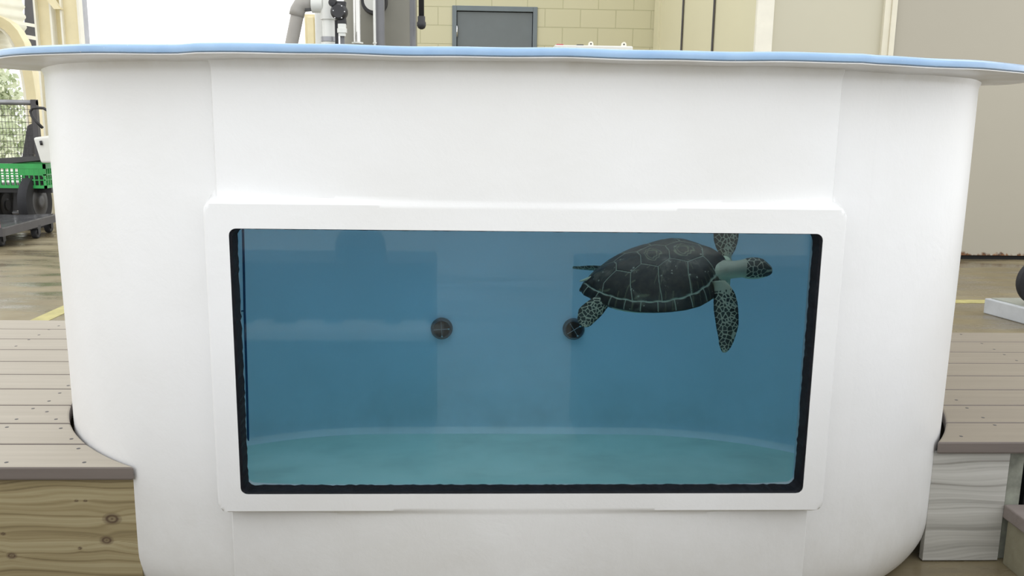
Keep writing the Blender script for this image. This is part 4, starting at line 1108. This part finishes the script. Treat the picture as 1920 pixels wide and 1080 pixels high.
# flatbed dolly
Yd = 7.85
dy_ = empty('flatbed_dolly', tuple([*V3(40, 430, Yd)[:2], 0]), 'wet dark flatbed dolly on small black casters, lower left beside the tank', 'dolly')
zt_ = V3(5, 426, 7.35)[2]
zt_ = zt_; A0 = atZ(4, 427, zt_); A1 = atZ(110, 400, zt_); A2 = atZ(110, 391, zt_); A3 = atZ(-90, 391, zt_); A4 = atZ(-90, 427, zt_)
pl = [(A4[0], A4[1]), (A0[0], A0[1]), (A1[0], A1[1]), (A2[0], min(A2[1], 8.3)), (A3[0], min(A3[1], 8.3))]
MB().poly(pl, zt_-.012, zt_).build('platform', M['dolly'], dy_)
pin = [(x, y) for x, y in pl]
e_l = MB().poly([pl[1], pl[2], (pl[2][0]-.04, pl[2][1]+.03), (pl[1][0]-.04, pl[1][1]+.05)], zt_-.075, zt_-.0125).poly([pl[0], pl[1], (pl[1][0], pl[1][1]+.04), (pl[0][0], pl[0][1]+.04)], zt_-.075, zt_-.0125)
e_l.build('edge_frame', M['dark_steel'], dy_)
for px, py in ((68, 447), (2, 462), (92, 436)):
    q = atZ(px, py, 0); r_ = (zt_-.09)/2*.98; o_ = wheel((q[0], q[1], r_+.001), r_, .05, dy_, 'caster')
    MB().box((q[0]-.035, q[1]-.03, 2*r_), (q[0]+.035, q[1]+.03, zt_-.06)).box((q[0]+.03, q[1]-.02, r_), (q[0]+.036, q[1]+.02, 2*r_+.01)).box((q[0]-.036, q[1]-.02, r_), (q[0]-.03, q[1]+.02, 2*r_+.01)).build('fork', M['black'], dy_)
rdp = atZ(-12, 420, zt_); MB().box((rdp[0]-.12, rdp[1], zt_), (atZ(-6, 420, zt_)[0], rdp[1]+.06, zt_+.09)).build('red_box', M['red'], bevel=.006)
tag(bpy.data.objects['red_box'], 'small red box corner on the flatbed dolly at the left edge', 'box')

# ================================================================== RIGHT YARD ITEMS
sa = atZ(1843, 587, 0); sb = atZ(1925, 609.5, 0); dv = sb-sa; dv /= np.linalg.norm(dv); far_ = sa+dv*1.5
sl = empty('slab_platform', tuple(sa), 'low grey slab platform on the floor at the right edge', 'platform')
q4 = [(sa[0], sa[1]), (far_[0], far_[1]), (far_[0]+1.2, far_[1]+.3), (sa[0]+1.7, sa[1]+.05)]
zs_ = atY(1843, 557, sa[1])[2]
o_ = MB().poly(q4, 0, zs_-.006).build('slab', M['slab'], sl, bevel=.006); fix_normals(o_.data)
o_ = MB().poly([(x*1+.0, y) for x, y in [(sa[0]+.03, sa[1]-.02), (far_[0]+.05, far_[1]+.02), (far_[0]+1.15, far_[1]+.33), (sa[0]+1.6, sa[1]+.02)]], zs_-.006, zs_).build('top_sheet', M['slab_top'], sl); fix_normals(o_.data)
wc = atZ(1938, 570, zs_)
ht = empty('hand_truck', (wc[0], wc[1], zs_), 'black wheeled hand truck standing on the grey slab at the right edge', 'hand truck')
rw = .135
wheel((wc[0]+.0, wc[1]-.03, zs_+rw), rw, .05, ht, axis='y'); 
MB().tube([(wc[0], wc[1]-.03, zs_+rw), (wc[0], wc[1]-.40, zs_+rw)], .012, 10).build('axle', M['galv'], ht, True)
wheel((wc[0], wc[1]-.40, zs_+rw), rw, .05, ht, axis='y')
MB().tube([(wc[0], wc[1]-.1, zs_+rw), (wc[0]+.25, wc[1]-.1, 1.3)], .014, 10).tube([(wc[0], wc[1]-.34, zs_+rw), (wc[0]+.25, wc[1]-.34, 1.3)], .014, 10).tube([(wc[0]+.25, wc[1]-.1, 1.3), (wc[0]+.25, wc[1]-.34, 1.3)], .014, 10).build('frame', M['galv'], ht, True)

# ================================================================== OUTSIDE
def tree(x, y, h, r, seed, label):
    r2 = np.random.default_rng(seed); t = empty('tree', (x, y, 0), label, 'tree', 'bright trees seen through the arch')
    MB().tube([(x, y, -.05), (x+.1, y, h*.3), (x-.05, y, h*.62)], [.14, .11, .05], 8).build('trunk', M['bush_trunk'], t)
    V, Fc_ = [], []
    cl = r2.normal(0, 1, (46, 3)); cl /= np.linalg.norm(cl, axis=1)[:, None]; cl *= (r2.random((46, 1))**.4)
    for c in cl:
        cc = np.array([x, y, h*.58])+c*np.array([r, r*.8, h*.40])
        for _ in range(70):
            p = cc+r2.normal(0, .22*r, 3); p[2] = max(p[2], .2); a = r2.normal(0, 1, 3); a /= np.linalg.norm(a); b = np.cross(a, r2.normal(0, 1, 3)); b /= np.linalg.norm(b)+1e-9
            s = .10+.07*r2.random(); n = len(V); V += [p-a*s, p+b*s*.5, p+a*s, p-b*s*.5]; Fc_.append((n, n+1, n+2, n+3))
    MB().add(V, Fc_).build('foliage', M['leaf'], t)
for x, y, h, r, sd2, lb in ((-14.2, 22, 3.3, 1.5, 1, 'pale green tree beyond the arch, nearest the cream arch frame'), (-18.6, 23.5, 4.0, 1.7, 2, 'pale green tree beyond the arch, further left of the frame'),
                        (-16.6, 30, 3.0, 1.5, 3, 'low pale tree standing behind the other two beyond the arch'), (-23.5, 25, 4.2, 2.0, 4, 'tree furthest left beyond the arch')):
    tree(x, y, h, r, sd2, lb)
hg = MB(); V = []; r2 = np.random.default_rng(9)
Fc_ = []
for _ in range(5200):
    p = np.array([r2.uniform(-20, -9.5), r2.uniform(18.2, 19.4), r2.uniform(.02, 1.0)**1.0]); a = r2.normal(0, 1, 3); a /= np.linalg.norm(a); b = np.cross(a, r2.normal(0, 1, 3)); b /= np.linalg.norm(b)+1e-9
    s = .09; n = len(V); V += [p-a*s, p+b*s*.6, p+a*s, p-b*s*.6]; Fc_.append((n, n+1, n+2, n+3))
tag(hg.add(V, Fc_).build('hedge', M['leaf']), 'low green hedge seen through the wire fence at left', 'hedge')

# ================================================================== ADDED, UNSEEN: dark blockers shading the tank front, mirrored faintly in the pane
YBN = .72; YV = 2*YG-YBN
def mir(px, py): return atY(px, py, YV)
bx0, bx1 = -2.3, mir(812, 560)[0]; zb_top = mir(480, 492)[2]
bl = empty('shade_blocker', (-1.3, .6, 0), 'added unseen dark bench with a pale rail, mirrored in the left part of the tank window', 'blocker', 'added dark blockers facing the tank')
MB().box((bx0, .45, .04), (bx1, YBN, zb_top)).build('blocker_body', M['blocker'], bl, bevel=.01)
ra, rb_ = mir(455, 600), mir(832, 626)
MB().box((ra[0], YBN, mir(640, 625)[2]), (rb_[0], YBN+.11, mir(640, 607)[2])).build('rail', M['added_rail_white'], bl, bevel=.004)  # pale strip added so the pane mirrors a bright band
for a, b in ((480, 512), (560, 608), (645, 722), (753, 800)):
    MB().box((mir(a, 600)[0], YBN, mir(640, 607)[2]), (mir(b, 600)[0], YBN+.04, mir(640, 600)[2])).build('added_rail_pad', M['added_rail_white'], bl)
MB().box((bx0+.1, .50, 0), (bx1-.1, YBN-.06, .04)).build('plinth', M['void'], bl)
c_ = mir(665, 480); rB = .5*(mir(718, 480)[0]-mir(618, 480)[0]); zt2 = mir(665, 441)[2]-zb_top
tag(MB().lathe((c_[0], .585, zb_top), [(rB*.96, 0), (rB, zt2*.2), (rB*.97, zt2*.62), (rB*.8, zt2*.9), (rB*.45, zt2), (.01, zt2)], 32).build('mirrored_lump', M['blocker'], None, 'auto'), 'added dark rounded hat on the dark bench, mirrored near the top of the tank window', 'lump')  # unseen dark lump added for its mirror image in the pane
br_ = empty('shade_blocker', (1.3, .6, 0), 'added unseen dark bench without a rail, mirrored in the right part of the tank window', 'blocker', 'added dark blockers facing the tank')
rx0 = mir(1090, 560)[0]; zb2 = mir(1300, 500)[2]
MB().box((rx0, .45, .04), (2.4, YBN, zb2)).build('blocker_body', M['blocker'], br_, bevel=.01)
MB().box((rx0+.1, .50, 0), (2.3, YBN-.06, .04)).build('plinth', M['void'], br_)
